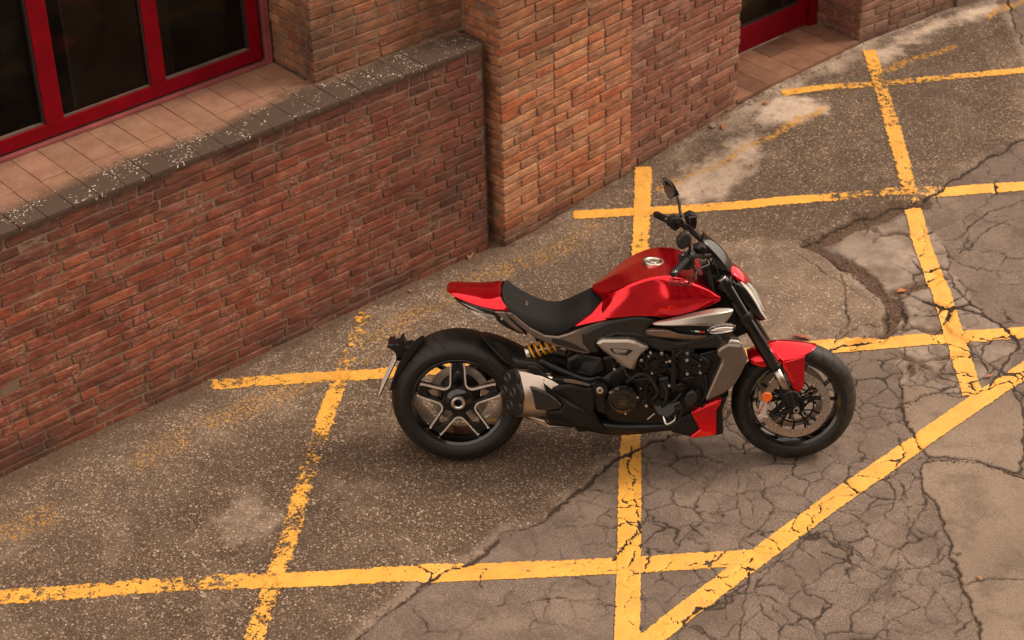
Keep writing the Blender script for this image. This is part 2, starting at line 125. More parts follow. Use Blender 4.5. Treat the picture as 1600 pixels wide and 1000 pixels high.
'frame_plate': [[0.5927,-0.19,0.458],[0.6323,-0.19,0.4705],[0.6719,-0.19,0.4829],[0.6946,-0.19,0.4456],[0.7005,-0.19,0.358],[0.6949,-0.19,0.3076],[0.655,-0.19,0.3202],[0.6323,-0.19,0.3955],[0.5983,-0.19,0.433]],
'shock': [[0.3437,-0.06,0.5731],[0.4439,-0.05,0.6043]],
'shock2': [[0.3207,-0.06,0.565],[0.5181,-0.04,0.6093]],
'rear_casting': [[0.5414,-0.1,0.567],[0.5644,-0.12,0.5944],[0.6834,-0.14,0.5784],[0.7005,-0.14,0.5101],[0.6324,-0.14,0.4727],[0.5413,-0.12,0.5011],[0.5184,-0.1,0.5234]],
'mudguard': [[[-0.1674,0.06,0.6099],[-0.2203,0.08,0.5674],[-0.2689,0.1,0.5005],[-0.3048,0.1,0.4358],[-0.3298,0.1,0.3708],[-0.3456,0.08,0.3023]],[[-0.1639,0.0,0.6256],[-0.2094,0.0,0.576],[-0.2538,0.0,0.5163],[-0.2873,0.0,0.4562],[-0.3115,0.0,0.4039],[-0.3322,0.0,0.3473]],[[-0.1515,-0.06,0.6551],[-0.156,-0.09,0.6425],[-0.2192,-0.1,0.5721],[-0.2617,-0.1,0.501],[-0.2945,-0.09,0.4328],[-0.3257,-0.06,0.3649]]],
'mg': [[-0.1614,-0.08,0.6656],[-0.2079,-0.08,0.6303],[-0.25,-0.08,0.5713],[-0.2854,-0.08,0.5],[-0.3139,-0.08,0.4282],[-0.327,-0.08,0.3761],[-0.3195,-0.08,0.3802],[-0.2953,-0.08,0.4362],[-0.2565,-0.08,0.496],[-0.214,-0.08,0.5634],[-0.1569,-0.08,0.6401],[-0.15,-0.08,0.6636]],
'platearm': [[-0.3272,-0.03,0.5772],[-0.3256,-0.03,0.597],[-0.3116,-0.03,0.6017],[-0.2788,-0.03,0.6009],[-0.2727,-0.03,0.6167],[-0.2575,-0.03,0.6345],[-0.2558,-0.03,0.6128],[-0.2465,-0.03,0.589],[-0.2136,-0.03,0.593],[-0.2251,-0.03,0.5771],[-0.2437,-0.03,0.5653],[-0.2541,-0.03,0.5335],[-0.2671,-0.03,0.5275],[-0.2769,-0.03,0.5096],[-0.2931,-0.03,0.5176],[-0.2955,-0.03,0.5494],[-0.3058,-0.03,0.5653]],
'plate': [[-0.2825,-0.085,0.5691],[-0.3654,-0.085,0.3941],[-0.3866,0.085,0.3518],[-0.3092,0.085,0.4927]],
'hub': [[0.0052,-0.1,0.345]],
'disc_c': [[-0.0038,0.0,0.3051]],
'fender': [[[1.3621,-0.0025,0.5439],[1.4008,-0.0007,0.5807],[1.4626,0.0018,0.6121],[1.5154,0.0036,0.6164],[1.5817,0.0057,0.6111],[1.6484,0.0076,0.5951],[1.6912,0.0088,0.5824]],[[1.3604,-0.0526,0.5441],[1.4073,-0.0508,0.5628],[1.472,-0.0533,0.5855],[1.5246,-0.0516,0.5883],[1.5838,-0.0497,0.5875],[1.6509,-0.0376,0.5808],[1.6904,-0.0162,0.5859]],[[1.3706,-0.0726,0.5255],[1.4206,-0.0789,0.5283],[1.4871,-0.0834,0.5484],[1.5397,-0.087,0.5341],[1.5886,-0.0831,0.5483],[1.6451,-0.068,0.5668],[1.6849,-0.0265,0.5803]],[[1.3909,-0.0721,0.5109],[1.4401,-0.0788,0.4958],[1.5017,-0.0784,0.5209],[1.5442,-0.079,0.5212],[1.59,-0.0753,0.534],[1.6434,-0.0583,0.5517],[1.6792,-0.0218,0.5718]]],
'fender_side': [[1.4856,-0.0681,0.5725],[1.4996,-0.0827,0.566],[1.5376,-0.089,0.5343],[1.5753,-0.0876,0.5438],[1.6292,-0.0836,0.5621],[1.6292,-0.0864,0.5101],[1.6299,-0.088,0.4095],[1.6017,-0.0895,0.3723],[1.5757,-0.0879,0.4006],[1.5416,-0.0877,0.4818],[1.5101,-0.0827,0.548]],
'fender_holes': [[1.5571,-0.092,0.4967],[1.5719,-0.0927,0.4189]],
'fork_r': [[1.2301,-0.1054,0.9543],[1.4918,-0.1039,0.5068],[1.5469,-0.104,0.3884],[1.5836,-0.1044,0.2923]],
'fork_l': [[1.2301,-0.1054,0.9543],[1.4918,-0.1039,0.5068],[1.5469,-0.104,0.3884],[1.5836,-0.1044,0.2923]],
'fork_clamp': [[1.3813,-0.1047,0.6865],[1.3589,-0.1049,0.7214]],
'carrier': [[1.5141,-0.1052,0.3845],[1.5565,-0.1036,0.3984],[1.6034,-0.1023,0.3797],[1.6021,-0.1032,0.329],[1.6162,-0.1031,0.307],[1.6107,-0.1037,0.2779],[1.5843,-0.1046,0.2747],[1.5632,-0.1048,0.3077],[1.5359,-0.1053,0.3299],[1.4721,-0.1085,0.258],[1.4717,-0.1083,0.2726],[1.5298,-0.1057,0.3154]],
'carrier_arm': [[1.4643,-0.1186,0.2701],[1.5299,-0.1162,0.2874],[1.5753,-0.1143,0.3122],[1.5794,-0.1145,0.2904],[1.5305,-0.1165,0.2692],[1.4713,-0.1185,0.2591]],
'axle': [[1.5939,-0.1189,0.2992]],
'caliper': [[1.4274,-0.1186,0.3469],[1.4552,-0.1177,0.3429],[1.4615,-0.118,0.3138],[1.451,-0.119,0.2703],[1.4656,-0.1186,0.2686],[1.466,-0.1187,0.2569],[1.4169,-0.1203,0.2598],[1.4153,-0.1202,0.2693],[1.4256,-0.1197,0.2779],[1.4198,-0.1193,0.3144]],
'caliper_b': [[1.4097,-0.1144,0.334],[1.424,-0.1138,0.341],[1.4244,-0.114,0.3265],[1.4174,-0.1147,0.2975],[1.405,-0.1148,0.3122]],
'calipertext': [[1.4308,-0.1339,0.2862],[1.4506,-0.1323,0.3461]],
'reflector': [[1.4525,-0.1223,0.3735],[1.4782,-0.1215,0.3731]],
'refl_mount': [[1.4172,-0.1181,0.3977],[1.4259,-0.1179,0.3939],[1.4299,-0.1184,0.3505],[1.4168,-0.1189,0.3471]],
'barend_r': [[0.986,-0.4212,1.099],[1.0,-0.4056,1.1075]],
'grip_r': [[1.0,-0.4056,1.1075],[1.0572,-0.2884,1.123]],
'grip_l': [[0.9496,0.408,1.0875],[1.0027,0.2948,1.0988]],
'bar': [[1.0572,-0.2884,1.123],[1.1004,-0.2221,1.1161],[1.1703,-0.1005,1.07],[1.1797,-0.0002,1.0624],[1.1386,0.0988,1.0789],[1.0684,0.2169,1.1011],[1.0027,0.2948,1.0988]],
'swr': [[1.0183,-0.2846,1.1253],[1.0425,-0.2736,1.1431],[1.0847,-0.2523,1.135],[1.0995,-0.2526,1.0834],[1.0788,-0.2637,1.0582],[1.0433,-0.2848,1.0664]],
'swl': [[0.9981,0.2749,1.1152],[1.0229,0.2659,1.1299],[1.0512,0.2468,1.1251],[1.0627,0.2465,1.0866],[1.031,0.255,1.0527],[1.0024,0.2743,1.069]],
'res_r': [[1.0875,-0.1921,1.1418],[1.1184,-0.1908,1.1561],[1.1485,-0.1901,1.141],[1.1517,-0.1904,1.1189],[1.1302,-0.1916,1.086],[1.1128,-0.1921,1.0899],[1.0986,-0.1923,1.1049]],
'res_r_top': [[1.0896,-0.2169,1.1511],[1.1169,-0.2158,1.1639],[1.1455,-0.2151,1.1503],[1.1471,-0.2152,1.1393],[1.121,-0.2161,1.1345],[1.0988,-0.2168,1.1378]],
'res_l': [[1.065,0.1679,1.1684],[1.0935,0.169,1.1817],[1.1246,0.1698,1.1676],[1.1268,0.1692,1.1296],[1.1188,0.1684,1.0955],[1.0947,0.168,1.1149],[1.0729,0.1675,1.1304]],
'res_l_box': [[1.0851,0.1385,1.1712],[1.1187,0.1397,1.1745],[1.1221,0.1393,1.1442],[1.0907,0.1382,1.1409]],
'lever_r': [[1.1527,-0.2207,1.0933],[1.1567,-0.2409,1.0788],[1.1153,-0.2823,1.0764],[1.0971,-0.3329,1.0739],[1.094,-0.3733,1.0567]],
'lever_l': [[1.0609,0.217,1.1203],[1.0486,0.2666,1.118],[1.022,0.3256,1.1049],[0.9912,0.3743,1.0876]],
'leverclamp': [[1.1153,-0.2121,1.0864],[1.1532,-0.2107,1.0932],[1.157,-0.2108,1.0784],[1.1226,-0.2121,1.0678]],
'mir_r': [[1.0032,-0.3636,1.2278],[1.0062,-0.3631,1.2493],[1.0241,-0.3622,1.272],[1.0462,-0.3613,1.2846],[1.0632,-0.3608,1.2786],[1.0744,-0.3608,1.2555],[1.0755,-0.3611,1.2325],[1.0577,-0.3621,1.2091],[1.0362,-0.363,1.195],[1.0158,-0.3636,1.2025]],
'mir_r_stem': [[1.0646,-0.3516,1.2269],[1.0689,-0.3319,1.1942],[1.0673,-0.2925,1.1575],[1.0598,-0.2732,1.1319]],
'mir_l': [[0.9689,0.3765,1.2745],[0.9724,0.3768,1.2836],[0.9826,0.3772,1.2865],[1.0254,0.378,1.253],[1.0383,0.378,1.2259],[1.0518,0.3781,1.2027],[1.0498,0.3779,1.1935],[1.0264,0.377,1.1876],[1.0105,0.3763,1.1755],[1.0016,0.3761,1.1803],[0.9806,0.376,1.2152]],
'mir_l_glass': [[0.9722,0.3687,1.2755],[0.9809,0.369,1.2815],[1.0179,0.3698,1.2504],[1.0293,0.3697,1.2211],[1.0245,0.3691,1.1981],[1.0078,0.3684,1.1845],[0.9854,0.3682,1.2202]],
'mir_l_stem': [[1.0405,0.3677,1.1986],[1.0488,0.3475,1.1745],[1.0529,0.3272,1.143],[1.0573,0.287,1.1223]],
'visor': [[[1.1477,-0.0001,1.1378],[1.1962,0.0011,1.1147],[1.2541,0.0022,1.0613],[1.2838,0.0023,1.0081],[1.3026,0.0023,0.9699]],[[1.1421,-0.0502,1.1412],[1.1865,-0.0494,1.1033],[1.237,-0.0485,1.054],[1.2662,-0.0482,1.0122],[1.2857,-0.0383,0.9704]],[[1.1432,-0.0853,1.1355],[1.1805,-0.0947,1.0978],[1.2202,-0.0942,1.0487],[1.2537,-0.0839,0.9995],[1.2703,-0.0588,0.967]],[[1.1528,-0.0854,1.1093],[1.1777,-0.0953,1.068],[1.2033,-0.0951,1.0228],[1.2365,-0.0847,0.981],[1.2598,-0.0593,0.9596]]],
'visor_side': [[1.1691,-0.0709,1.0437],[1.1939,-0.0806,1.0097],[1.2369,-0.0797,0.979],[1.2668,-0.059,0.9633],[1.2639,-0.0594,0.9407],[1.2241,-0.0706,0.9527],[1.1882,-0.0714,0.9759],[1.1662,-0.0715,1.0138]],
'dash': [[1.1363,-0.0009,1.1081],[1.1481,-0.0003,1.1191],[1.1684,-0.0,1.0963],[1.1765,-0.0006,1.0473],[1.1588,-0.0011,1.0476]],
'headcowl': [[[1.2842,0.0021,0.9929],[1.3131,0.0028,0.9774],[1.3496,0.0034,0.9427],[1.3792,0.0038,0.9042]],[[1.2759,-0.0382,0.9932],[1.31,-0.0424,0.972],[1.3392,-0.042,0.9413],[1.359,-0.0268,0.9087]],[[1.2693,-0.0687,0.9785],[1.301,-0.078,0.9555],[1.3262,-0.0775,0.9363],[1.3459,-0.0572,0.9153]],[[1.2808,-0.0688,0.9444],[1.3015,-0.0783,0.9366],[1.3228,-0.0777,0.931],[1.3389,-0.0574,0.9154]]],
'lens': [[[1.3432,0.0028,0.9162],[1.3867,0.0038,0.8927],[1.4312,0.0044,0.8385],[1.4619,0.0044,0.7766],[1.4676,0.0039,0.7341]],[[1.333,-0.0375,0.9228],[1.3761,-0.0416,0.8915],[1.417,-0.0412,0.8338],[1.4474,-0.0411,0.776],[1.4608,-0.0264,0.7311]],[[1.3166,-0.068,0.9272],[1.356,-0.0774,0.8829],[1.3931,-0.0771,0.8254],[1.4238,-0.072,0.7656],[1.4472,-0.0469,0.7242]]],
'headside': [[[1.3166,-0.068,0.9272],[1.3559,-0.0784,0.8833],[1.3931,-0.0781,0.8258],[1.4237,-0.073,0.766],[1.4472,-0.0469,0.7242]],[[1.2924,-0.0887,0.9324],[1.3193,-0.0986,0.88],[1.3564,-0.0984,0.8188],[1.387,-0.0882,0.7685],[1.4191,-0.0578,0.7288]],[[1.281,-0.0794,0.9105],[1.3105,-0.0844,0.8514],[1.3404,-0.0842,0.7976],[1.3785,-0.0688,0.7488],[1.414,-0.0381,0.7167]]],
'drl': [[1.3212,-0.0808,0.93],[1.3574,-0.0853,0.8853],[1.3945,-0.085,0.8286],[1.4245,-0.0789,0.7708],[1.4473,-0.0518,0.7317]],
'steer_mass': [[1.1343,-0.0728,0.9954],[1.2381,-0.07,0.9563],[1.3307,-0.0695,0.8031],[1.379,-0.0699,0.6744],[1.3055,-0.0728,0.6432],[1.2434,-0.0733,0.7405],[1.1658,-0.0733,0.9006]],
'cables1': [[1.0885,-0.2033,1.0645],[1.1131,-0.1535,1.0004],[1.1518,-0.103,0.9504],[1.1894,-0.0826,0.8966]],
'cables2': [[1.064,0.1967,1.0969],[1.1253,0.1184,1.0793],[1.1559,-0.0017,1.0175],[1.1833,-0.0522,0.9304]],
'forktop': [[1.2402,-0.1051,0.9526]],
'brakehose': [[1.349,-0.1231,0.5349],[1.3716,-0.123,0.4956],[1.4021,-0.123,0.4365],[1.421,-0.1229,0.4048]],
}
# outlines on the ground in metres
G = {
'edgeA': [[-2.69,-2.132],[-2.591,-2.115],[-2.418,-2.053],[-2.228,-2.042],[-2.162,-2.015],[-2.041,-1.997],[-1.919,-2.052],[-1.756,-2.02],[-1.643,-2.013],[-1.486,-2.073],[-1.331,-2.037],[-1.203,-2.011],[-1.087,-1.999],[-0.907,-1.947],[-0.815,-1.964],[-0.711,-1.97],[-0.541,-2.022],[-0.264,-2.064],[0.105,-2.031],[0.557,-2.028],[0.675,-2.102],[0.829,-2.168],[0.987,-2.113],[1.098,-1.993],[1.171,-1.824],[1.218,-1.65],[1.25,-1.439],[1.213,-1.283],[1.414,-1.299],[1.604,-1.327],[1.867,-1.394],[2.055,-1.478],[2.221,-1.465],[2.4,-1.443],[2.712,-1.444],[2.942,-1.439],[3.416,-1.408]],
'patchD': [[0.915,-0.971],[1.101,-1.045],[1.213,-1.283],[1.25,-1.439],[1.218,-1.65],[1.171,-1.824],[1.098,-1.993],[0.987,-2.113],[0.829,-2.168],[0.557,-2.028],[0.105,-2.031],[0.161,-1.761],[0.31,-1.393]],
'gully1': [[2.068,-1.491],[1.857,-1.403],[1.62,-1.361],[1.425,-1.337],[1.258,-1.3]],
'gully2': [[1.258,-1.3],[1.255,-1.481],[1.256,-1.687],[1.197,-1.891],[1.126,-2.036],[0.963,-2.132],[0.819,-2.176],[0.652,-2.121]],
'gully3': [[1.247,-1.939],[1.422,-1.976],[1.55,-2.008]],
'slabF': [[0.582,-2.491],[0.664,-2.569],[0.704,-2.778],[0.862,-2.837],[1.001,-2.853],[0.851,-3.057],[0.586,-3.246],[0.416,-3.33],[0.325,-3.138],[0.192,-2.976],[0.22,-2.896],[0.386,-2.687]],
'slabG': [[0.049,-3.048],[0.163,-2.998],[0.325,-3.138],[0.417,-3.366],[0.551,-3.63],[-0.482,-4.325],[-0.726,-3.987],[-0.517,-3.739],[-0.367,-3.556],[-0.176,-3.333],[-0.019,-3.12]],
'slabE': [[1.265,-1.426],[1.518,-1.4],[1.91,-1.5],[1.859,-1.769],[1.652,-2.017],[1.526,-2.157],[1.379,-2.518],[1.279,-2.712],[0.943,-2.836],[0.713,-2.771],[0.582,-2.491],[0.843,-2.263],[0.987,-2.113],[1.098,-1.993],[1.218,-1.65]],
'whiteP1': [[1.149,-0.342],[1.444,-0.244],[1.713,-0.23],[1.935,-0.24],[1.869,-0.404],[1.605,-0.513],[1.273,-0.588],[1.094,-0.551]],
'whiteP2': [[2.116,-0.075],[2.365,-0.04],[2.548,-0.175],[2.496,-0.378],[2.239,-0.337],[2.077,-0.217]],
'whiteP3': [[3.374,-0.048],[3.567,-0.055],[3.424,-0.196],[3.273,-0.157]],
'whiteP4': [[3.648,0.009],[3.951,0.003],[4.281,-0.07],[4.618,-0.064],[4.556,-0.19],[4.271,-0.211],[4.138,-0.124],[3.784,-0.126],[3.598,-0.057]],
'whiteP5': [[-2.574,-0.984],[-2.421,-0.998],[-2.361,-1.121],[-2.445,-1.237],[-2.564,-1.252],[-2.623,-1.133]],
'crackF1': [[0.406,-2.631],[0.584,-2.632],[0.726,-2.722],[0.791,-2.831],[0.892,-2.827],[0.979,-2.791],[1.131,-2.857]],
'crackF2': [[0.99,-2.802],[1.097,-2.744],[1.279,-2.712],[1.393,-2.57],[1.416,-2.429],[1.376,-2.27],[1.202,-2.192],[1.054,-2.094]],
'crackG': [[0.158,-2.944],[0.207,-3.04],[0.325,-3.138],[0.373,-3.289],[0.398,-3.416]],
'crackG2': [[-0.417,-3.64],[-0.319,-3.722],[-0.179,-3.824]],
'crackV1': [[0.844,-2.304],[0.694,-2.402],[0.582,-2.491]],
'crackH': [[1.807,-1.81],[1.704,-1.978],[1.538,-2.083],[1.451,-2.256],[1.404,-2.459],[1.354,-2.659]],
'crackH2': [[1.729,-1.914],[1.757,-2.112],[1.942,-2.32]],
'crackH3': [[1.808,-1.943],[2.019,-1.916],[2.236,-1.888],[2.374,-1.966]],
'crackH4': [[1.753,-1.716],[1.939,-1.843],[2.263,-1.778],[2.543,-1.844]],
'crackI': [[-2.09,-1.902],[-2.108,-1.964],[-2.149,-2.027]],
'crackL1': [[-1.891,-2.109],[-1.956,-2.139],[-1.988,-2.198]],
'crackL2': [[-0.786,-1.934],[-0.93,-2.079],[-1.071,-2.284],[-1.259,-2.43],[-1.449,-2.498]],
'crackL3': [[-1.112,-2.848],[-1.023,-2.902],[-0.959,-2.902],[-1.105,-2.976],[-1.257,-3.095],[-1.428,-3.215]],
'crackL4': [[-0.41,-2.848],[-0.655,-2.941],[-0.855,-3.001],[-1.025,-2.961],[-1.235,-3.0],[-1.448,-2.971]],
'crackL5': [[-0.717,-3.07],[-0.682,-3.226],[-0.648,-3.379],[-0.435,-3.461],[-0.26,-3.504]],
'crackL6': [[-0.947,-3.446],[-0.736,-3.415],[-0.573,-3.391],[-0.164,-3.214],[0.0,-3.105]],
'crackD1': [[1.163,-1.641],[0.976,-1.807],[0.801,-1.975],[0.604,-2.032]],
'crackD2': [[1.114,-1.322],[1.118,-1.597],[1.073,-1.815],[1.052,-1.966]],
'crackE1': [[0.557,-2.028],[0.65,-2.036],[0.814,-2.03],[0.934,-2.104]],
'L_A0': [[-3.729,-0.701],[-3.596,-0.804],[-3.236,-1.074],[-2.877,-1.349],[-2.619,-1.575],[-2.041,-2.04],[-1.465,-2.514],[-0.95,-2.917]],
'L_A1': [[-1.986,-0.07],[-1.708,-0.273],[-1.393,-0.512],[-1.148,-0.682],[-0.834,-0.927]],
'L_T0': [[0.545,-0.107],[0.872,-0.403],[1.299,-0.766],[1.712,-1.093],[2.027,-1.312],[2.262,-1.503],[2.821,-1.872],[3.682,-2.413]],
'L_C0': [[0.179,-1.744],[0.566,-2.02],[0.87,-2.241],[1.152,-2.44],[1.58,-2.74],[2.29,-3.251]],
'L_U0': [[2.455,-0.025],[2.741,-0.17],[3.046,-0.393],[3.413,-0.622],[4.043,-1.017],[5.059,-1.573]],
'L_B0': [[-3.021,-1.873],[-2.894,-1.773],[-2.661,-1.56],[-2.436,-1.374],[-2.194,-1.147],[-1.65,-0.659],[-1.429,-0.477],[-0.905,-0.039]],
'L_M0': [[-1.852,-2.977],[-1.707,-2.839],[-1.37,-2.512],[-0.786,-1.934],[-0.222,-1.392],[0.824,-0.414],[1.234,-0.022]],
'L_R0': [[0.752,-2.825],[1.097,-2.461],[1.424,-2.105],[1.728,-1.736],[2.004,-1.449],[2.501,-0.931],[3.121,-0.28],[3.389,0.007]],
'L_D0': [[-1.825,-2.976],[-1.503,-2.948],[-1.02,-2.918],[-0.407,-2.884],[0.229,-2.869],[0.805,-2.86],[1.421,-2.85],[2.999,-2.825]],
'faint1': [[1.111,-0.3],[1.331,-0.299],[1.559,-0.348],[1.871,-0.324],[2.07,-0.355],[2.309,-0.329],[2.516,-0.36]],
'faint2': [[3.225,-0.275],[3.391,-0.275],[3.528,-0.299],[3.829,-0.358]],
'faint3': [[4.394,-0.228],[4.614,-0.201],[4.849,-0.247]],
'faint4': [[-3.39,-0.436],[-3.084,-0.433],[-2.825,-0.409],[-2.594,-0.385],[-2.279,-0.359],[-1.903,-0.378],[-1.678,-0.398],[-1.259,-0.394],[-0.829,-0.293],[-0.321,-0.235],[0.175,-0.329],[0.567,-0.288]],
'leaves': [[-0.024,-0.017],[-0.165,-0.028],[0.524,-1.895],[1.625,-0.365],[1.67,-0.506],[1.901,-0.056],[1.282,-1.947],[0.951,-2.764],[1.177,-1.707],[1.919,-0.04],[-0.663,-0.091],[3.048,-0.181],[2.301,-0.044],[-0.36,-3.683]],
'stone': [[1.874,0.011]],
'patchAwall': [[-0.233,5.196]],
}
BIKE_O = [-1.4203, -1.4101, 0.0017]
BIKE_M = [[0.720274, 0.682868, 0.122052], [-0.69369, 0.709038, 0.12673], [0.0, -0.175946, 0.9844]]
STEER_P = [1.566, 0.0, 0.2838]
STEER_AX = [-0.43837, 0.0, 0.89879]
STEER = 0.03608

# ------------------------------------------------------------------ helpers
def tag(o, label=None, cat=None, group=None, kind=None):
    if label: o['label'] = label
    if cat: o['category'] = cat
    if group: o['group'] = group
    if kind: o['kind'] = kind
    return o
def link(name, data, parent=None, loc=None, color=None):
    o = bpy.data.objects.new(name, data); col.objects.link(o)
    if parent is not None: o.parent = parent
    if loc is not None: o.location = loc
    if color is not None: o.color = (*color, 1)
    return o
def mesh_of(verts, faces, mat=None, smooth=False, name='mesh'):
    me = bpy.data.meshes.new(name); me.from_pydata([tuple(map(float, v)) for v in verts], [], faces); me.update()
    if smooth: me.polygons.foreach_set('use_smooth', [True]*len(me.polygons))
    if mat: me.materials.append(mat)
    return me
def fixn(me):
    bm = bmesh.new(); bm.from_mesh(me); bmesh.ops.recalc_face_normals(bm, faces=bm.faces); bm.to_mesh(me); bm.free(); return me

# ------------------------------------------------------------------ materials
class NT:
    def __init__(s, name):
        s.m = bpy.data.materials.new(name); s.m.use_nodes = True; s.t = s.m.node_tree; s.t.nodes.clear()
        s.out = s.n('ShaderNodeOutputMaterial')
    def n(s, ty, **kw):
        x = s.t.nodes.new(ty)
        for k, v in kw.items():
            if k in ('inp',):
                for a, b in v.items():
                    if isinstance(b, bpy.types.NodeSocket): s.t.links.new(b, x.inputs[a])
                    else: x.inputs[a].default_value = b
            else: setattr(x, k, v)
        return x
    def noise(s, scale, vec=None, detail=4, rough=.55, dist=0.0):
        x = s.n('ShaderNodeTexNoise', inp={'Scale': scale, 'Detail': detail, 'Roughness': rough, 'Distortion': dist})
        if vec: s.t.links.new(vec, x.inputs['Vector'])
        return x.outputs['Fac']
    def ramp(s, fac, stops, interp='LINEAR'):
        x = s.n('ShaderNodeValToRGB'); x.color_ramp.interpolation = interp
        e = x.color_ramp.elements
        while len(e) < len(stops): e.new(0.5)
        for i, (p, c) in enumerate(stops):
            e[i].position = p; e[i].color = (c, c, c, 1) if isinstance(c, (int, float)) else (*c, 1)
        s.t.links.new(fac, x.inputs[0]); return x.outputs[0]
    def mix(s, f, a, b, mode='MIX'):
        x = s.n('ShaderNodeMix', data_type='RGBA', blend_type=mode)
        for i, v in ((0, f), (6, a), (7, b)):
            if isinstance(v, bpy.types.NodeSocket): s.t.links.new(v, x.inputs[i])
            elif isinstance(v, (int, float)): x.inputs[i].default_value = v if i == 0 else (v, v, v, 1)
            else: x.inputs[i].default_value = (*v, 1)
        return x.outputs[2]
    def math(s, op, a, b=0.0, c=None, clamp=False):
        x = s.n('ShaderNodeMath', operation=op, use_clamp=clamp)
        for i, v in enumerate((a, b) if c is None else (a, b, c)):
            if isinstance(v, bpy.types.NodeSocket): s.t.links.new(v, x.inputs[i])
            else: x.inputs[i].default_value = v
        return x.outputs[0]
    def attr(s, name, ty='GEOMETRY'):
        return s.n('ShaderNodeAttribute', attribute_name=name, attribute_type=ty)
    def bump(s, h, strength=.5, dist=.01, normal=None):
        x = s.n('ShaderNodeBump', inp={'Strength': strength, 'Distance': dist, 'Height': h})
        if normal: s.t.links.new(normal, x.inputs['Normal'])
        return x.outputs[0]
    def bsdf(s, **kw):
        x = s.n('ShaderNodeBsdfPrincipled')
        for k, v in kw.items():
            k = k.replace('_', ' ')
            if isinstance(v, bpy.types.NodeSocket): s.t.links.new(v, x.inputs[k])
            elif isinstance(v, tuple) and len(v) == 3 and k != 'Normal': x.inputs[k].default_value = (*v, 1)
            else: x.inputs[k].default_value = v
        s.t.links.new(x.outputs[0], s.out.inputs[0]); return x
    def pos(s): return s.n('ShaderNodeNewGeometry').outputs['Position']
    def obj(s): return s.n('ShaderNodeTexCoord').outputs['Object']

def simple(name, colr, rough=.5, metal=0.0, bump=0.0, scale=200, coat=0.0, var=.0, **kw):
    a = NT(name); c = colr; p = a.obj()
    n = a.noise(scale, p, 3)
    if var:
        n2 = a.noise(9, p, 5)
        c = a.mix(a.ramp(n2, [(.35, 0.0), (.7, 1.0)]), tuple(v*(1-var) for v in colr), tuple(min(1, v*(1+var)) for v in colr))
    d = dict(Base_Color=c, Metallic=metal)
    d['Roughness'] = a.math('MULTIPLY_ADD', a.noise(14, p, 4), .16, rough-.08, clamp=True)
    if bump: d['Normal'] = a.bump(n, bump, .002)
    if coat: d['Coat_Weight'] = coat; d['Coat_Roughness'] = .03
    d.update(kw)
    a.bsdf(**d); return a.m

def mat_paint():
    a = NT('red_paint'); p = a.obj()
    fl = a.n('ShaderNodeTexVoronoi', inp={'Scale': 1400.0, 'Vector': p})
    c = a.mix(a.ramp(fl.outputs['Distance'], [(0.0, 1.0), (.6, 0.0)]), (.62, .0005, .011), (.88, .001, .022))
    dust = a.ramp(a.noise(6, p, 6, .7), [(.5, 0.0), (.85, 1.0)])
    a.bsdf(Base_Color=c, Metallic=.82, Roughness=a.math('MULTIPLY_ADD', dust, .08, .17), Coat_Weight=.75, Coat_IOR=1.45,
           Coat_Roughness=a.math('MULTIPLY_ADD', dust, .06, .02), Normal=a.bump(fl.outputs['Distance'], .04, .001))
    return a.m
M = {}
M['red'] = mat_paint()
M['black_plastic'] = simple('black_plastic', (.0055, .005, .005), .50, Specular_IOR_Level=.3, bump=.25, scale=900, var=.25)
M['black_gloss'] = simple('black_gloss', (.003, .003, .003), .16, coat=.5, var=.2)
M['black_metal'] = simple('black_metal', (.006, .0055, .0055), .34, Specular_IOR_Level=.35, bump=.15, scale=500, var=.35)
M['engine_black'] = simple('engine_black', (.0045, .004, .004), .38, Specular_IOR_Level=.35, bump=.3, scale=260, var=.4)
M['grey_cover'] = simple('grey_cover', (.017, .014, .0125), .46, Specular_IOR_Level=.35, bump=.12, scale=700, var=.15)
M['titan'] = simple('satin_titanium_paint', (.38, .335, .295), .30, metal=.75, coat=.25, var=.08)
M['titan_dark'] = simple('satin_bronze_paint', (.19, .150, .122), .34, metal=.75, coat=.25, var=.10)
M['seat'] = simple('seat_fabric', (.006, .005, .005), .8, Specular_IOR_Level=.25, bump=.6, scale=1100, var=.2)
M['rubber'] = simple('rubber', (.007, .0065, .006), .6, Specular_IOR_Level=.3, bump=.3, scale=500, var=.3)
M['chrome'] = simple('bare_metal', (.86, .83, .80), .28, metal=.72, var=.12)
M['bolt'] = simple('bolt_steel', (.60, .57, .53), .34, metal=1.0, var=.2)
M['ohlins'] = simple('spring_yellow', (.72, .33, .015), .38, coat=.4, var=.08)
M['amber'] = simple('amber_lens', (.75, .13, .008), .18, coat=.6, var=.3, bump=.6, scale=160)
M['white'] = simple('white_paint', (.75, .72, .66), .45, var=.05)
M['green'] = simple('green_print', (.02, .19, .09), .45)
M['redprint'] = simple('red_print', (.42, .008, .012), .4)
M['darkprint'] = simple('dark_print', (.035, .03, .03), .35)
M['leather'] = simple('dull_brown_fitting', (.15, .10, .075), .6, var=.3)
M['joint'] = simple('brown_joint_filler', (.055, .030, .022), .8, var=.4, bump=.5, scale=60)
M['plaster'] = simple('dull_plaster', (.16, .12, .09), .9, var=.2)
M['outlet'] = simple('sooty_outlet_rim', (.045, .038, .034), .4, metal=.3)
def mat_brushed():
    a = NT('brushed_steel'); p = a.obj()
    mp = a.n('ShaderNodeMapping', inp={'Vector': p, 'Scale': (6, 260, 60)})
    n = a.noise(3, mp.outputs[0], 4)
    a.bsdf(Base_Color=a.mix(a.noise(7, p, 3), (.40, .33, .28), (.56, .49, .43)), Metallic=1.0, Roughness=a.math('MULTIPLY_ADD', n, .22, .22), Normal=a.bump(n, .12, .002), Anisotropic=.5)
    return a.m
M['brushed'] = mat_brushed()
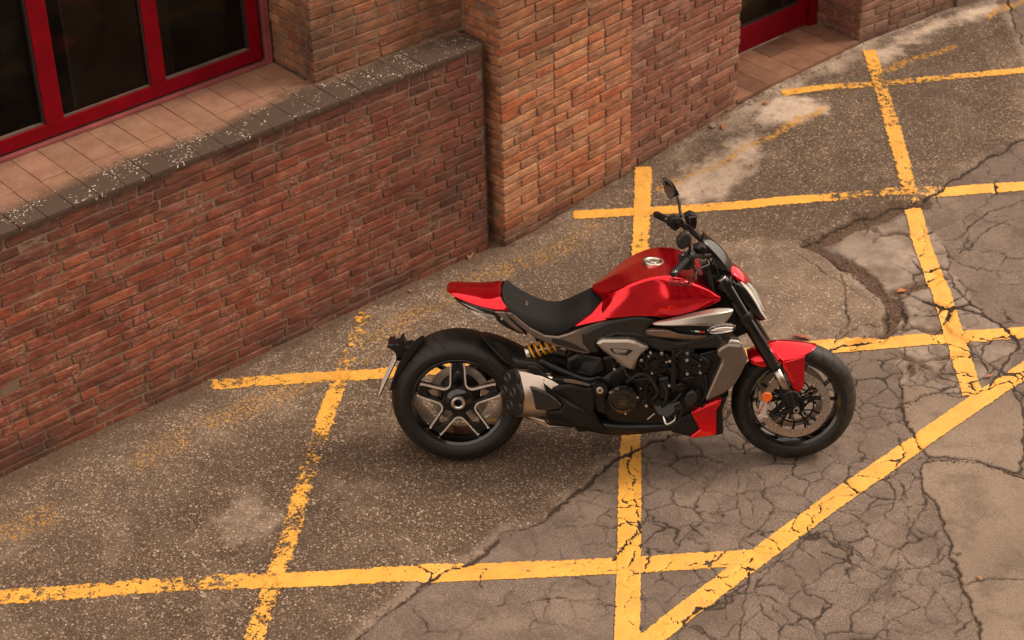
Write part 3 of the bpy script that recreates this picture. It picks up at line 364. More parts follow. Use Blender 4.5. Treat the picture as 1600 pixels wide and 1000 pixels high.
def mat_disc():
    a = NT('brake_disc_steel'); p = a.obj()
    a.bsdf(Base_Color=a.mix(a.noise(30, p, 4), (.36, .31, .275), (.52, .46, .41)), Metallic=.9, Roughness=.38, Normal=a.bump(a.noise(400, p, 2), .1, .001)); return a.m
M['disc'] = mat_disc()
def mat_glass(name, colr, rough=.03, trans=1.0, ior=1.45):
    a = NT(name); p = a.obj()
    a.bsdf(Base_Color=colr, Roughness=a.math('MULTIPLY_ADD', a.noise(6, p, 3), .03, rough), Transmission_Weight=trans, IOR=ior); return a.m
M['clear'] = mat_glass('clear_lens', (.93, .91, .88))
def mat_tyre(R, n):
    a = NT('tyre_rubber'); p = a.obj()
    s = a.n('ShaderNodeSeparateXYZ', inp={0: p})
    th = a.math('ARCTAN2', s.outputs[2], s.outputs[0])
    rad = a.math('SQRT', a.math('ADD', a.math('MULTIPLY', s.outputs[0], s.outputs[0]), a.math('MULTIPLY', s.outputs[2], s.outputs[2])))
    ay = a.math('ABSOLUTE', s.outputs[1])
    # curved sipes over the tread, alternating length
    ph = a.math('ADD', a.math('MULTIPLY', th, n/6.2832), a.math('MULTIPLY', a.math('POWER', ay, 1.6), 34.0))
    fr = a.math('ABSOLUTE', a.math('SUBTRACT', a.math('FRACT', ph), .5))
    line = a.ramp(fr, [(0.0, 1.0), (.030, 1.0), (.042, 0.0)])
    tread = a.math('MULTIPLY', a.ramp(rad, [(0.0, 0.0), (1.0, 1.0)]), 1.0)
    m1 = a.math('GREATER_THAN', rad, R-.052)
    m2 = a.math('GREATER_THAN', ay, .012)
    fr2 = a.math('GREATER_THAN', a.noise(3.5, p, 1), .40)
    g = a.math('MULTIPLY', a.math('MULTIPLY', line, m1), a.math('MULTIPLY', m2, fr2))
    ring = a.math('ABSOLUTE', a.math('SUBTRACT', rad, R-.062))
    rg = a.math('LESS_THAN', ring, .0009)
    ring2 = a.math('LESS_THAN', a.math('ABSOLUTE', a.math('SUBTRACT', rad, R-.083)), .0009)
    g2 = a.math('ADD', rg, ring2, clamp=True)
    dust = a.ramp(a.noise(5, p, 6, .65), [(.42, 0.0), (.75, 1.0)])
    scuff = a.math('MULTIPLY', a.math('MULTIPLY', m1, dust), .8)
    c = a.mix(scuff, (.0085, .007, .0065), (.055, .044, .035))
    c = a.mix(g, c, (.003, .003, .003))
    h = a.math('SUBTRACT', a.math('MULTIPLY', a.noise(300, p, 3), .15), a.math('ADD', g, a.math('MULTIPLY', g2, -.4)))
    a.bsdf(Base_Color=c, Roughness=a.math('MULTIPLY_ADD', dust, .14, .52), Normal=a.bump(h, .8, .003), Specular_IOR_Level=.35); return a.m

def mat_brick(name='brick_clay', stain=True):
    a = NT(name); p = a.pos(); o = a.n('ShaderNodeObjectInfo')
    oc = o.outputs['Color']; n1 = a.noise(14, p, 8, .72); n2 = a.noise(60, p, 5, .7); n3 = a.noise(3.2, p, 5, .6)
    s = a.n('ShaderNodeSeparateXYZ', inp={0: p})
    c = a.mix(a.ramp(n1, [(.3, 0.0), (.7, 1.0)]), a.mix(1.0, oc, (.56, .50, .48), 'MULTIPLY'), a.mix(1.0, oc, (1.25, 1.22, 1.18), 'MULTIPLY'))
    blot = a.n('ShaderNodeMapping', inp={'Vector': p, 'Scale': (1.0, 1.0, 3.2)}).outputs[0]
    c = a.mix(a.ramp(a.noise(9, blot, 5, .6), [(.50, 0.0), (.62, .55)]), c, a.mix(1.0, c, (.50, .46, .50), 'MULTIPLY'))
    c = a.mix(a.ramp(a.noise(6.5, blot, 4, .6), [(.56, 0.0), (.70, .45)]), c, a.mix(1.0, c, (1.55, 1.45, 1.35), 'MULTIPLY'))
    # lime and mortar smears
    sm = a.math('MULTIPLY', a.ramp(n2, [(.46, 0.0), (.62, 1.0)]), a.ramp(a.noise(8, p, 4, .6), [(.44, 0.0), (.64, .55)]))
    c = a.mix(sm, c, (.36, .25, .18))
    pits = a.ramp(a.noise(130, p, 2), [(.30, 1.0), (.37, 0.0)])
    c = a.mix(a.math('MULTIPLY', pits, .7), c, (.05, .03, .025))
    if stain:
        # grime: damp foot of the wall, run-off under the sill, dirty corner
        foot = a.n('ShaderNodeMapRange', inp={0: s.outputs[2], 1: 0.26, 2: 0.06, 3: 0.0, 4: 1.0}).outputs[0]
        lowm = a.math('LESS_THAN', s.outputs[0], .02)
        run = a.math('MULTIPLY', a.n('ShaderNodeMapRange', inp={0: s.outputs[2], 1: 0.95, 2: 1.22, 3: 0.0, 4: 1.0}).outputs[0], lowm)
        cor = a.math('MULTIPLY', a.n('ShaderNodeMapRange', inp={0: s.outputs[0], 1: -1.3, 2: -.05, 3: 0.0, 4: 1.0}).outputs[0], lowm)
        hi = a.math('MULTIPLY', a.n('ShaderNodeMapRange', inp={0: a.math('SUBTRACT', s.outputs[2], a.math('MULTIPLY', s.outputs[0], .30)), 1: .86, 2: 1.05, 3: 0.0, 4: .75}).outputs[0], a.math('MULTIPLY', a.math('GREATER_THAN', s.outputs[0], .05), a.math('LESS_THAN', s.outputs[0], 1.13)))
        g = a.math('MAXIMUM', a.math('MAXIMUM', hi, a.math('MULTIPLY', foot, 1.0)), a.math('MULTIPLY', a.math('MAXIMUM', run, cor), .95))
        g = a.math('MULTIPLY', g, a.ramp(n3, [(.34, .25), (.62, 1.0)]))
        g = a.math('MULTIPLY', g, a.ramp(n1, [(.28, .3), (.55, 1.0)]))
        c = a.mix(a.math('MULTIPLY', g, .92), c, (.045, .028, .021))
    a.bsdf(Base_Color=c, Roughness=.88, Normal=a.bump(a.math('ADD', a.math('MULTIPLY', n2, .8), a.math('MULTIPLY', pits, -.6)), .9, .006), Specular_IOR_Level=.25)
    return a.m
M['brick'] = mat_brick()
def mat_mortar():
    a = NT('lime_mortar'); p = a.pos(); n = a.noise(40, p, 7, .7); s = a.n('ShaderNodeSeparateXYZ', inp={0: p})
    c = a.mix(a.ramp(n, [(.3, 0.0), (.7, 1.0)]), (.15, .095, .066), (.36, .245, .17))
    low = a.math('LESS_THAN', s.outputs[0], .02)
    c = a.mix(a.math('MULTIPLY', low, .40), c, (.085, .058, .042))
    c = a.mix(a.ramp(a.noise(2.3, p, 5), [(.5, 0.0), (.75, .6)]), c, (.05, .035, .028))
    a.bsdf(Base_Color=c, Roughness=.95, Normal=a.bump(a.noise(90, p, 6, .7), 1.0, .008), Specular_IOR_Level=.2); return a.m
M['mortar'] = mat_mortar()
def mat_tile():
    a = NT('terracotta_tile'); p = a.pos(); o = a.n('ShaderNodeObjectInfo'); s = a.n('ShaderNodeSeparateXYZ', inp={0: p})
    n = a.noise(9, p, 7, .65); n2 = a.noise(70, p, 5, .7)
    c = a.mix(a.ramp(n, [(.3, 0.0), (.7, 1.0)]), (.20, .100, .062), (.30, .165, .108))
    c = a.mix(.8, c, a.mix(1.0, c, o.outputs['Color'], 'MULTIPLY'))
    # black weathering crust on the outer half of the sill
    edge = a.math('ADD', s.outputs[1], a.math('ADD', a.math('MULTIPLY', a.math('SUBTRACT', a.noise(2.2, p, 3), .5), .26), a.math('MULTIPLY', a.math('SUBTRACT', a.noise(26, p, 6, .75), .5), .16)))
    crust = a.n('ShaderNodeMapRange', inp={0: edge, 1: .215, 2: .125, 3: 0.0, 4: 1.0}).outputs[0]
    crust = a.math('MULTIPLY', crust, a.math('LESS_THAN', s.outputs[0], .1))
    back = a.math('MULTIPLY', a.n('ShaderNodeMapRange', inp={0: edge, 1: .44, 2: .56, 3: 0.0, 4: .5}).outputs[0], a.math('LESS_THAN', s.outputs[0], .1))
    crust = a.math('MAXIMUM', crust, back)
    c = a.mix(crust, c, a.mix(n2, (.036, .021, .015), (.095, .060, .042)))
    # lichen
    mp = a.n('ShaderNodeMapping', inp={'Vector': p, 'Scale': (1, 1.5, 1)})
    wv = a.n('ShaderNodeMix', data_type='RGBA', blend_type='LINEAR_LIGHT', inp={0: .012, 6: mp.outputs[0], 7: a.n('ShaderNodeTexNoise', inp={'Scale': 45.0, 'Vector': p}).outputs['Color']})
    v = a.n('ShaderNodeTexVoronoi', voronoi_dimensions='2D', inp={'Scale': 85.0, 'Vector': wv.outputs[2], 'Randomness': 1.0})
    rnd = a.n('ShaderNodeSeparateColor', inp={0: v.outputs['Color']})
    thr = a.math('MULTIPLY_ADD', a.math('POWER', rnd.outputs[0], 1.8), .40, .07)
    sp = a.math('LESS_THAN', v.outputs['Distance'], thr)
    patch = a.ramp(a.noise(5.5, p, 3), [(.47, 0.0), (.60, 1.0)])
    pick = a.math('GREATER_THAN', a.math('ADD', rnd.outputs[1], a.math('MULTIPLY', patch, .50)), 1.02)
    lich = a.math('MULTIPLY', a.math('MULTIPLY', sp, pick), crust)
    lich = a.math('MULTIPLY', a.math('MULTIPLY', lich, a.math('LESS_THAN', s.outputs[1], .20)), a.math('GREATER_THAN', a.noise(21, p, 3), .44))
    c = a.mix(lich, c, (.60, .53, .44))
    a.bsdf(Base_Color=c, Roughness=.85, Normal=a.bump(a.math('ADD', a.math('MULTIPLY', n2, .5), a.math('MULTIPLY', lich, .5)), .5, .004), Specular_IOR_Level=.3); return a.m
M['tile'] = mat_tile()
M['frame_red'] = simple('window_frame_red', (.150, .0005, .005), .5, Specular_IOR_Level=.12, bump=.05, scale=90, var=.14)
M['frame_pink'] = simple('faded_pink_sill_profile', (.20, .045, .045), .6, var=.25)
M['gasket'] = simple('gasket_black', (.012, .011, .01), .6)
M['glaz'] = simple('glazing_bead', (.10, .07, .055), .6, var=.3)
M['interior'] = simple('dim_interior', (.02, .016, .013), .9, var=.4)
M['curtain'] = simple('dim_blind', (.26, .22, .185), .85, var=.2)
def mat_pane():
    a = NT('window_glass'); p = a.pos()
    g = a.n('ShaderNodeBsdfGlossy', inp={'Roughness': .04, 'Color': (.9, .9, .9, 1)})
    t = a.n('ShaderNodeBsdfTransparent', inp={'Color': (.48, .43, .39, 1)})
    d = a.n('ShaderNodeBsdfDiffuse', inp={'Color': (.16, .13, .11, 1)})
    fr = a.n('ShaderNodeFresnel', inp={'IOR': 1.45})
    a1 = a.n('ShaderNodeMixShader'); a2 = a.n('ShaderNodeMixShader')
    dirt = a.math('MULTIPLY_ADD', a.ramp(a.noise(4, p, 6, .6), [(.4, 0.0), (.8, 1.0)]), .04, .012)
    a.t.links.new(dirt, a1.inputs[0]); a.t.links.new(t.outputs[0], a1.inputs[1]); a.t.links.new(d.outputs[0], a1.inputs[2])
    a.t.links.new(a.math('MULTIPLY', fr.outputs[0], .12), a2.inputs[0]); a.t.links.new(a1.outputs[0], a2.inputs[1]); a.t.links.new(g.outputs[0], a2.inputs[2])
    a.t.links.new(a2.outputs[0], a.out.inputs[0]); return a.m
M['pane'] = mat_pane()

# ------------------------------------------------------------------ ground
def hash2(ix, iy, k=0):
    v = np.sin(ix*127.1 + iy*311.7 + k*74.7)*43758.5453
    return v - np.floor(v)
def vnoise(x, y, s, k=0):
    x = x*s; y = y*s; ix = np.floor(x); iy = np.floor(y); fx = x-ix; fy = y-iy
    fx = fx*fx*(3-2*fx); fy = fy*fy*(3-2*fy)
    a = hash2(ix, iy, k); b = hash2(ix+1, iy, k); c = hash2(ix, iy+1, k); d = hash2(ix+1, iy+1, k)
    return (a*(1-fx)+b*fx)*(1-fy)+(c*(1-fx)+d*fx)*fy
def fbm(x, y, s, k=0, o=4):
    t = 0; am = .5
    for i in range(o): t = t+am*vnoise(x, y, s*2**i, k+i); am *= .5
    return t/(1-.5**o)
def segdist(x, y, pl):
    d = np.full(x.shape, 9.0)
    for (ax, ay), (bx, by) in zip(pl[:-1], pl[1:]):
        vx, vy = bx-ax, by-ay; L = vx*vx+vy*vy+1e-12
        mk = (x > min(ax, bx)-.4) & (x < max(ax, bx)+.4) & (y > min(ay, by)-.4) & (y < max(ay, by)+.4)
        xs, ys = x[mk], y[mk]
        t = np.clip(((xs-ax)*vx+(ys-ay)*vy)/L, 0, 1)
        d[mk] = np.minimum(d[mk], np.hypot(xs-ax-t*vx, ys-ay-t*vy))
    return d
def inpoly(x, y, pl):
    r = np.zeros(x.shape, bool); n = len(pl)
    for i in range(n):
        x0, y0 = pl[i]; x1, y1 = pl[(i+1) % n]
        if y0 == y1: continue
        c = ((y0 > y) != (y1 > y)) & (x < (x1-x0)*(y-y0)/(y1-y0)+x0)
        r ^= c
    return r
def sdpoly(x, y, pl):
    d = segdist(x, y, pl+[pl[0]]); return np.where(inpoly(x, y, pl), d, -d)
def sstep(a, b, v):
    t = np.clip((v-a)/(b-a), 0, 1); return t*t*(3-2*t)
def vor(x, y, s, k, jit=.85):
    x = x*s; y = y*s; ix = np.floor(x); iy = np.floor(y)
    P = []
    for i in (-1, 0, 1):
        for j in (-1, 0, 1):
            cx = ix+i; cy = iy+j
            px = cx+.5+(hash2(cx, cy, k)-.5)*jit; py = cy+.5+(hash2(cx, cy, k+9)-.5)*jit
            P.append((px, py, (px-x)**2+(py-y)**2))
    Dm = np.stack([p[2] for p in P]); i0 = Dm.argmin(0)
    X = np.stack([p[0] for p in P]); Y = np.stack([p[1] for p in P])
    nx = np.take_along_axis(X, i0[None], 0)[0]; ny = np.take_along_axis(Y, i0[None], 0)[0]
    e = np.full(x.shape, 9.0)
    for q in range(9):
        dx = X[q]-nx; dy = Y[q]-ny; L = np.hypot(dx, dy)
        ok = L > 1e-6; L = np.where(ok, L, 1)
        dd = ((X[q]+nx)/2-x)*dx/L+((Y[q]+ny)/2-y)*dy/L
        e = np.minimum(e, np.where(ok, dd, 9.0))
    return e/s, hash2(nx, ny, k+3)
CR1 = ['crackF1', 'crackF2', 'crackG', 'crackI']
CR2 = ['crackG2', 'crackV1', 'crackH', 'crackH2', 'crackH3', 'crackH4', 'crackL1', 'crackL2', 'crackL3', 'crackL4', 'crackL5', 'crackL6', 'crackD1', 'crackD2', 'crackE1']
def base_h(x, y):
    return .05*np.clip(x-.3, 0, 2.2)*np.clip((y+2.6)/1.5, 0, 1)
def ground(x, y):
    """height and surface masks of the paved yard at x, y (metres)"""
    wx = x+(fbm(x, y, 9, 1)-.5)*.075+(fbm(x, y, 40, 5, 3)-.5)*.016
    wy = y+(fbm(x, y, 9, 21)-.5)*.075+(fbm(x, y, 40, 25, 3)-.5)*.016
    h = base_h(x, y)+(fbm(x, y, 1.3, 50, 3)-.5)*.018
    edge = G['edgeA']
    # side of the old rough pavement: above/left of the edge line
    polyA = edge+[[9, 4], [-8, 4], [-8, -8], [edge[0][0]-.5, edge[0][1]-1.5]]
    sd = sdpoly(wx, wy, polyA); A = sstep(-.006, .006, sd)
    dE = np.abs(sd)
    Dp = sstep(-.03, .03, sdpoly(wx, wy, G['patchD']))
    E = sstep(-.01, .01, sdpoly(wx, wy, G['slabE']))*(1-A)
    Fm = sstep(-.006, .006, sdpoly(wx, wy, G['slabF']))*(1-A); Gm = sstep(-.006, .006, sdpoly(wx, wy, G['slabG']))*(1-A)
    conc = np.maximum(Fm, Gm)
    # crack width field: w - distance  (positive = inside the crack)
    c = np.full(x.shape, -1.0)
    var = fbm(x, y, 6, 70)
    c = np.maximum(c, .0065+.016*(var-.38)-dE)
    for n in CR1: c = np.maximum(c, .0055+.012*(var-.38)-segdist(wx, wy, G[n]))
    for n in CR2: c = np.maximum(c, .0040+.006*(var-.40)-segdist(wx, wy, G[n]))
    for pl, wd in ((G['slabF'], .006), (G['slabG'], .006)):
        c = np.maximum(c, np.where(A > .5, -1, wd-np.abs(sdpoly(wx, wy, pl))))
    # alligator cracking of the thin asphalt
    w2x = x+(fbm(x, y, 5, 91)-.5)*.20+(fbm(x, y, 30, 92, 2)-.5)*.022; w2y = y+(fbm(x, y, 5, 95)-.5)*.16+(fbm(x, y, 30, 96, 2)-.5)*.022
    d1, _ = vor(w2x, w2y, 6.6, 3, .95); d2, _ = vor(w2x, w2y, 2.7, 8, .95); d3, _ = vor(w2x, w2y, 3.6, 15, .9); d4, r4 = vor(w2x, w2y, 5.2, 33, .9)
    cx, cy = x+.35, y+3.0
    zone = np.exp(-((x+.25)**2+(y+2.75)**2)/.75)+np.exp(-((x-.75)**2+(y+2.55)**2)/.35)+.6*np.exp(-((x+1.0)**2+(y+2.75)**2)/.4)
    zone = np.clip(zone*1.25+(fbm(x, y, 2.2, 60)-.5)*.7, 0, 1)*(1-A)*(1-conc)
    wide = .0040+.008*(var-.44)
    c = np.maximum(c, np.where(zone > .25, wide*np.clip(zone*1.6, 0, 1)-d1, -1))
    c = np.maximum(c, np.where((1-A)*(1-conc) > .5, .0032+.011*(var-.51)-d2, -1))
    e3 = np.where(E > .5, .005+.03*(fbm(x, y, 3, 77)-.42)-d3, -1)
    c = np.maximum(c, np.minimum(e3, .03))
    # gullies full of grit
    gul = np.zeros(x.shape)
    for n, wd in (('gully1', .062), ('gully2', .055), ('gully3', .045)):
        gul = np.maximum(gul, sstep(0, .025, wd*(.45+1.1*var)-segdist(wx, wy, G[n])))
    gul = np.maximum(gul, E*sstep(.44, .54, fbm(x, y, 4.5, 88))*sstep(.030, .006, d3)*.9)
    foot = sstep(-.20, -.05, y-np.clip(x-.05, 0, 3)*.07+(x < .05)*.03)*sstep(.36, .60, fbm(x, y, 11, 130)+.22*sstep(-.14, -.05, y-np.clip(x-.05, 0, 3)*.07))*(x < 3.3)
    gul = np.maximum(gul, foot*.85)
    ins = sstep(-.0015, .0035, c)
    h = h+A*.012*sstep(0, .05, sd)-.004*(1-A)
    h = h-ins*.007-(gul-foot*.85).clip(0)*.016+conc*.004
    h = h+(fbm(x, y, 60, 40, 2)-.5)*(.0035*A+.0016)
    # pale mortar or lime spots on the old pavement
    wh = np.zeros(x.shape)
    for n in ('whiteP1', 'whiteP2', 'whiteP3', 'whiteP4', 'whiteP5'):
        wh = np.maximum(wh, sstep(-.07, .05, sdpoly(wx+(fbm(x, y, 14, 55)-.5)*.16, wy+(fbm(x, y, 10, 58)-.5)*.16, G[n]))*((.30 if n == 'whiteP5' else 1)))
    strip = sstep(1.25, 1.6, x)*sstep(-.30, -.08, y-(x-.05)*.055+(fbm(x, y, 5, 140)-.5)*.35)*sstep(4.6, 4.2, x)
    wh = np.maximum(wh, strip*.62)
    # exposed aggregate strip beside the wall
    agg = sstep(-1.05, -.30, y+(fbm(x, y, 1.5, 11)-.5)*.7)*sstep(1.4, .7, x)
    agg = np.maximum(agg*A, .28*A)
    rim = A*sstep(.09, .0, sd)*sstep(.35, .6, fbm(x, y, 3, 12))
    yel = sstep(.13, .02, np.minimum(segdist(x, y, G['faint4']), 9))*A*sstep(.38, .55, fbm(x, y, 4, 14))
    yel2 = sstep(.045, .02, np.minimum(np.minimum(segdist(wx, wy, G['faint1']), segdist(wx, wy, G['faint2'])), segdist(wx, wy, G['faint3'])))
    return dict(h=h, crack=c, A=A, D=Dp, E=E, conc=conc, gul=gul, white=wh, agg=agg, rim=rim, yel=yel, yel2=yel2, tone=r4)
ATTR = ['crack', 'A', 'D', 'E', 'conc', 'gul', 'white', 'agg', 'rim', 'yel', 'yel2']
def mat_ground():
    a = NT('weathered_paving'); p = a.pos()
    at = {k: a.attr(k).outputs['Fac'] for k in ATTR}
    big = a.noise(1.1, p, 6, .6); mid = a.noise(6, p, 7, .65); fine = a.noise(75, p, 6, .75); fine2 = a.noise(230, p, 3, .7)
    # fine cracked asphalt
    B = a.mix(a.ramp(mid, [(.3, 0.0), (.7, 1.0)]), (.165, .122, .098), (.245, .188, .155))
    B = a.mix(a.ramp(fine2, [(.42, .85), (.56, 0.0)]), B, (.075, .052, .040))
    # old coarse pavement
    Ab = a.mix(a.ramp(mid, [(.3, 0.0), (.7, 1.0)]), (.066, .041, .026), (.125, .082, .053))
    Ab = a.mix(a.ramp(big, [(.4, 0.0), (.65, .6)]), Ab, (.150, .102, .070))
    Ab = a.mix(a.math('MULTIPLY', a.math('SUBTRACT', at['agg'], .28, clamp=True), .9), Ab, (.185, .132, .094))
    # pebbles
    wv = a.n('ShaderNodeMix', data_type='RGBA', blend_type='LINEAR_LIGHT', inp={0: .006, 6: p, 7: a.n('ShaderNodeTexNoise', inp={'Scale': 90.0, 'Vector': p}).outputs['Color']}).outputs[2]
    v = a.n('ShaderNodeTexVoronoi', voronoi_dimensions='2D', inp={'Scale': 74.0, 'Vector': wv, 'Randomness': 1.0})
    vc = a.n('ShaderNodeSeparateColor', inp={0: v.outputs['Color']})
    peb = a.math('LESS_THAN', v.outputs['Distance'], a.math('MULTIPLY_ADD', vc.outputs[0], .30, .20))
    pick = a.math('GREATER_THAN', a.math('ADD', vc.outputs[1], a.math('MULTIPLY', at['agg'], .50)), .76)
    pebm = a.math('MULTIPLY', a.math('MULTIPLY', peb, pick), at['A'])
    pebc = a.ramp(vc.outputs[2], [(0.0, (.22, .14, .09)), (.5, (.38, .275, .20)), (1.0, (.58, .46, .36))])
    v2 = a.n('ShaderNodeTexVoronoi', voronoi_dimensions='2D', inp={'Scale': 150.0, 'Vector': wv, 'Randomness': 1.0})
    vc2 = a.n('ShaderNodeSeparateColor', inp={0: v2.outputs['Color']})
    peb2 = a.math('MULTIPLY', a.math('LESS_THAN', v2.outputs['Distance'], .42), a.math('GREATER_THAN', vc2.outputs[1], .58))
    Ab = a.mix(a.math('MULTIPLY', peb2, .8), Ab, a.ramp(vc2.outputs[2], [(0.0, (.19, .125, .085)), (1.0, (.42, .315, .235))]))
    Ab = a.mix(pebm, Ab, pebc)
    Ab = a.mix(a.ramp(fine2, [(.42, .9), (.53, 0.0)]), Ab, (.028, .017, .011))
    Bs = a.math('MULTIPLY', a.math('MULTIPLY', a.math('LESS_THAN', v2.outputs['Distance'], .30), a.math('GREATER_THAN', vc2.outputs[1], .90)), .6)
    B = a.mix(Bs, B, (.42, .33, .27))
    Dc = a.mix(a.ramp(mid, [(.3, 0.0), (.7, 1.0)]), (.19, .135, .098), (.31, .23, .172))
    Dc = a.mix(a.math('MULTIPLY', peb2, .5), Dc, (.33, .255, .20)); Dc = a.mix(a.ramp(fine2, [(.38, .6), (.55, 0.0)]), Dc, (.065, .045, .035))
    Cc = a.mix(a.ramp(fine, [(.3, 0.0), (.7, 1.0)]), (.185, .135, .100), (.275, .208, .158))
    Cc = a.mix(a.ramp(a.noise(150, p, 2), [(.33, .8), (.42, 0.0)]), Cc, (.07, .05, .04))
    Ec = a.mix(a.ramp(mid, [(.35, 0.0), (.62, 1.0)]), (.15, .108, .084), (.31, .245, .20))
    c = a.mix(at['E'], B, Ec); c = a.mix(at['conc'], c, Cc); c = a.mix(at['A'], c, Ab)
    Dc = a.mix(a.math('MULTIPLY', pebm, .7), Dc, pebc)
    c = a.mix(a.math('MULTIPLY', a.math('MULTIPLY', at['D'], at['A']), .72), c, Dc)
    c = a.mix(a.math('MULTIPLY', at['rim'], .7), c, (.27, .205, .16))
    wm = a.math('MULTIPLY', at['white'], a.ramp(a.noise(13, p, 8, .78), [(.30, 0.0), (.48, 1.0)]))
    c = a.mix(a.math('MULTIPLY', wm, .88), c, a.mix(fine, (.38, .28, .21), (.76, .61, .49)))
    c = a.mix(a.ramp(a.noise(2.6, p, 8, .7), [(.52, 0.0), (.64, .26)]), c, (.30, .225, .165))
    c = a.mix(a.ramp(a.noise(3.7, p, 7, .68), [(.40, .35), (.50, 0.0)]), c, (.06, .04, .028))
    # specks of old yellow paint
    ys = a.math('MULTIPLY', at['yel'], a.math('GREATER_THAN', a.noise(60, p, 4, .7), .555))
    ys = a.math('MAXIMUM', ys, a.math('MULTIPLY', at['yel2'], a.math('GREATER_THAN', a.noise(34, p, 6, .75), .50)))
    c = a.mix(a.math('MULTIPLY', ys, .75), c, (.55, .27, .035))
    # broad grime
    c = a.mix(a.ramp(a.noise(.9, p, 6, .62), [(.46, 0.0), (.72, .5)]), c, (.06, .042, .032))
    grit = a.mix(a.ramp(a.noise(90, p, 5, .8), [(.35, 0.0), (.65, 1.0)]), (.024, .013, .009), (.17, .105, .07))
    c = a.mix(at['gul'], c, grit)
    edge = a.math('ADD', at['crack'], a.math('MULTIPLY', a.math('SUBTRACT', fine, .5), .008))
    cm = a.ramp(edge, [(0.0, 0.0), (.0022, 1.0)])
    c = a.mix(a.math('MULTIPLY', cm, a.math('MULTIPLY_ADD', big, .35, .68, clamp=True)), c, (.028, .017, .012))
    halo = a.n('ShaderNodeMapRange', inp={0: edge, 1: -.007, 2: 0.0, 3: 0.0, 4: .22}).outputs[0]
    c = a.mix(halo, c, (.045, .03, .023))
    ht = a.math('ADD', a.math('MULTIPLY', fine2, .35), a.math('MULTIPLY', fine, .65))
    ht = a.math('ADD', ht, a.math('MULTIPLY', pebm, .35))
    ht = a.math('SUBTRACT', ht, a.math('MULTIPLY', cm, .8))
    a.bsdf(Base_Color=c, Roughness=.9, Normal=a.bump(ht, .8, .007), Specular_IOR_Level=.22); return a.m
M['ground'] = mat_ground()
def set_attrs(me, g, names):
    for k in names:
        at = me.attributes.new(k, 'FLOAT', 'POINT'); at.data.foreach_set('value', np.ascontiguousarray(g[k], dtype=np.float32).ravel())
def grid_mesh(name, X, Y, Zv, mat, keep=None):
    n, m_ = X.shape
    co = np.stack([X, Y, Zv], -1).reshape(-1, 3).astype(np.float32)
    i = np.arange(n*m_).reshape(n, m_)
    q = np.stack([i[:-1, :-1], i[1:, :-1], i[1:, 1:], i[:-1, 1:]], -1).reshape(-1, 4).astype(np.int32)
    if keep is not None: q = q[keep[q].all(1)]
    me = bpy.data.meshes.new(name); me.vertices.add(len(co)); me.vertices.foreach_set('co', co.ravel())
    me.loops.add(q.size); me.loops.foreach_set('vertex_index', q.ravel())
    me.polygons.add(len(q)); me.polygons.foreach_set('loop_start', np.arange(0, q.size, 4, dtype=np.int32)); me.polygons.foreach_set('loop_total', np.full(len(q), 4, dtype=np.int32))
    me.polygons.foreach_set('use_smooth', np.ones(len(q), bool)); me.materials.append(mat); me.update(calc_edges=True); me.validate(); return me
# yard grid laid out along the direction the bays run in
ang = math.radians(-45); ux, uy = math.cos(ang), math.sin(ang)
U0, V0 = -5.1, -3.9
STEP = .0066
uu = np.arange(-3.9, 5.0, STEP); vv = np.arange(-3.6, 5.6, STEP*1.12)
Ug, Vg = np.meshgrid(uu, vv, indexing='ij')
X = Ug*ux-Vg*uy*1.0; Y = Ug*uy+Vg*ux
# centre of the visible yard
X = X-.55; Y = Y-2.05
# only build the fine sheet over the part of the yard around the view; the plain ground runs on outside it
cl_, Rc, Uc, Fc = (np.array(CAM[k]) for k in ('loc', 'R', 'U', 'F'))
dv = np.stack([X-cl_[0], Y-cl_[1], np.full(X.shape, -cl_[2])], -1); zz = dv@Fc
su = CAM['f']*(dv@Rc)/zz; sv = CAM['f']*(dv@Uc)/zz
keep = (su > -1000) & (su < 1280) & (sv > -660) & (sv < 700) & (Y < .16)
xs_, ys_ = X[keep], Y[keep]; g1 = ground(xs_, ys_)
X1 = xs_; idx = -np.ones(X.shape, np.int64); idx[keep] = np.arange(len(xs_))
q = np.stack([idx[:-1, :-1], idx[1:, :-1], idx[1:, 1:], idx[:-1, 1:]], -1).reshape(-1, 4); q = q[(q >= 0).all(1)].astype(np.int32)
gm = bpy.data.meshes.new('paved_yard'); gm.vertices.add(len(xs_)); gm.vertices.foreach_set('co', np.stack([xs_, ys_, g1['h']], -1).astype(np.float32).ravel())
gm.loops.add(q.size); gm.loops.foreach_set('vertex_index', q.ravel()); gm.polygons.add(len(q)); gm.polygons.foreach_set('loop_start', np.arange(0, q.size, 4, dtype=np.int32)); gm.polygons.foreach_set('loop_total', np.full(len(q), 4, dtype=np.int32))
gm.polygons.foreach_set('use_smooth', np.ones(len(q), bool)); gm.materials.append(M['ground']); gm.update(calc_edges=True); set_attrs(gm, g1, ATTR)
print('yard quads', len(q))
tag(link('paved_yard', gm), 'cracked asphalt and old coarse paving of the yard beneath the motorcycle', kind='structure')
def mat_far():
    a = NT('plain_asphalt'); p = a.pos()
    c = a.mix(a.noise(2, p, 6), (.150, .112, .090), (.23, .176, .145)); c = a.mix(a.ramp(a.noise(160, p, 4), [(.35, .6), (.6, 0.0)]), c, (.04, .03, .024))
    a.bsdf(Base_Color=c, Roughness=.92, Normal=a.bump(a.noise(120, p, 5), .6, .006)); return a.m
far = mesh_of([(-150, -150, -.04), (150, -150, -.04), (150, 150, -.04), (-150, 150, -.04)], [(0, 1, 2, 3)], mat_far())
tag(link('ground', far), 'plain asphalt running on around the yard', kind='structure')

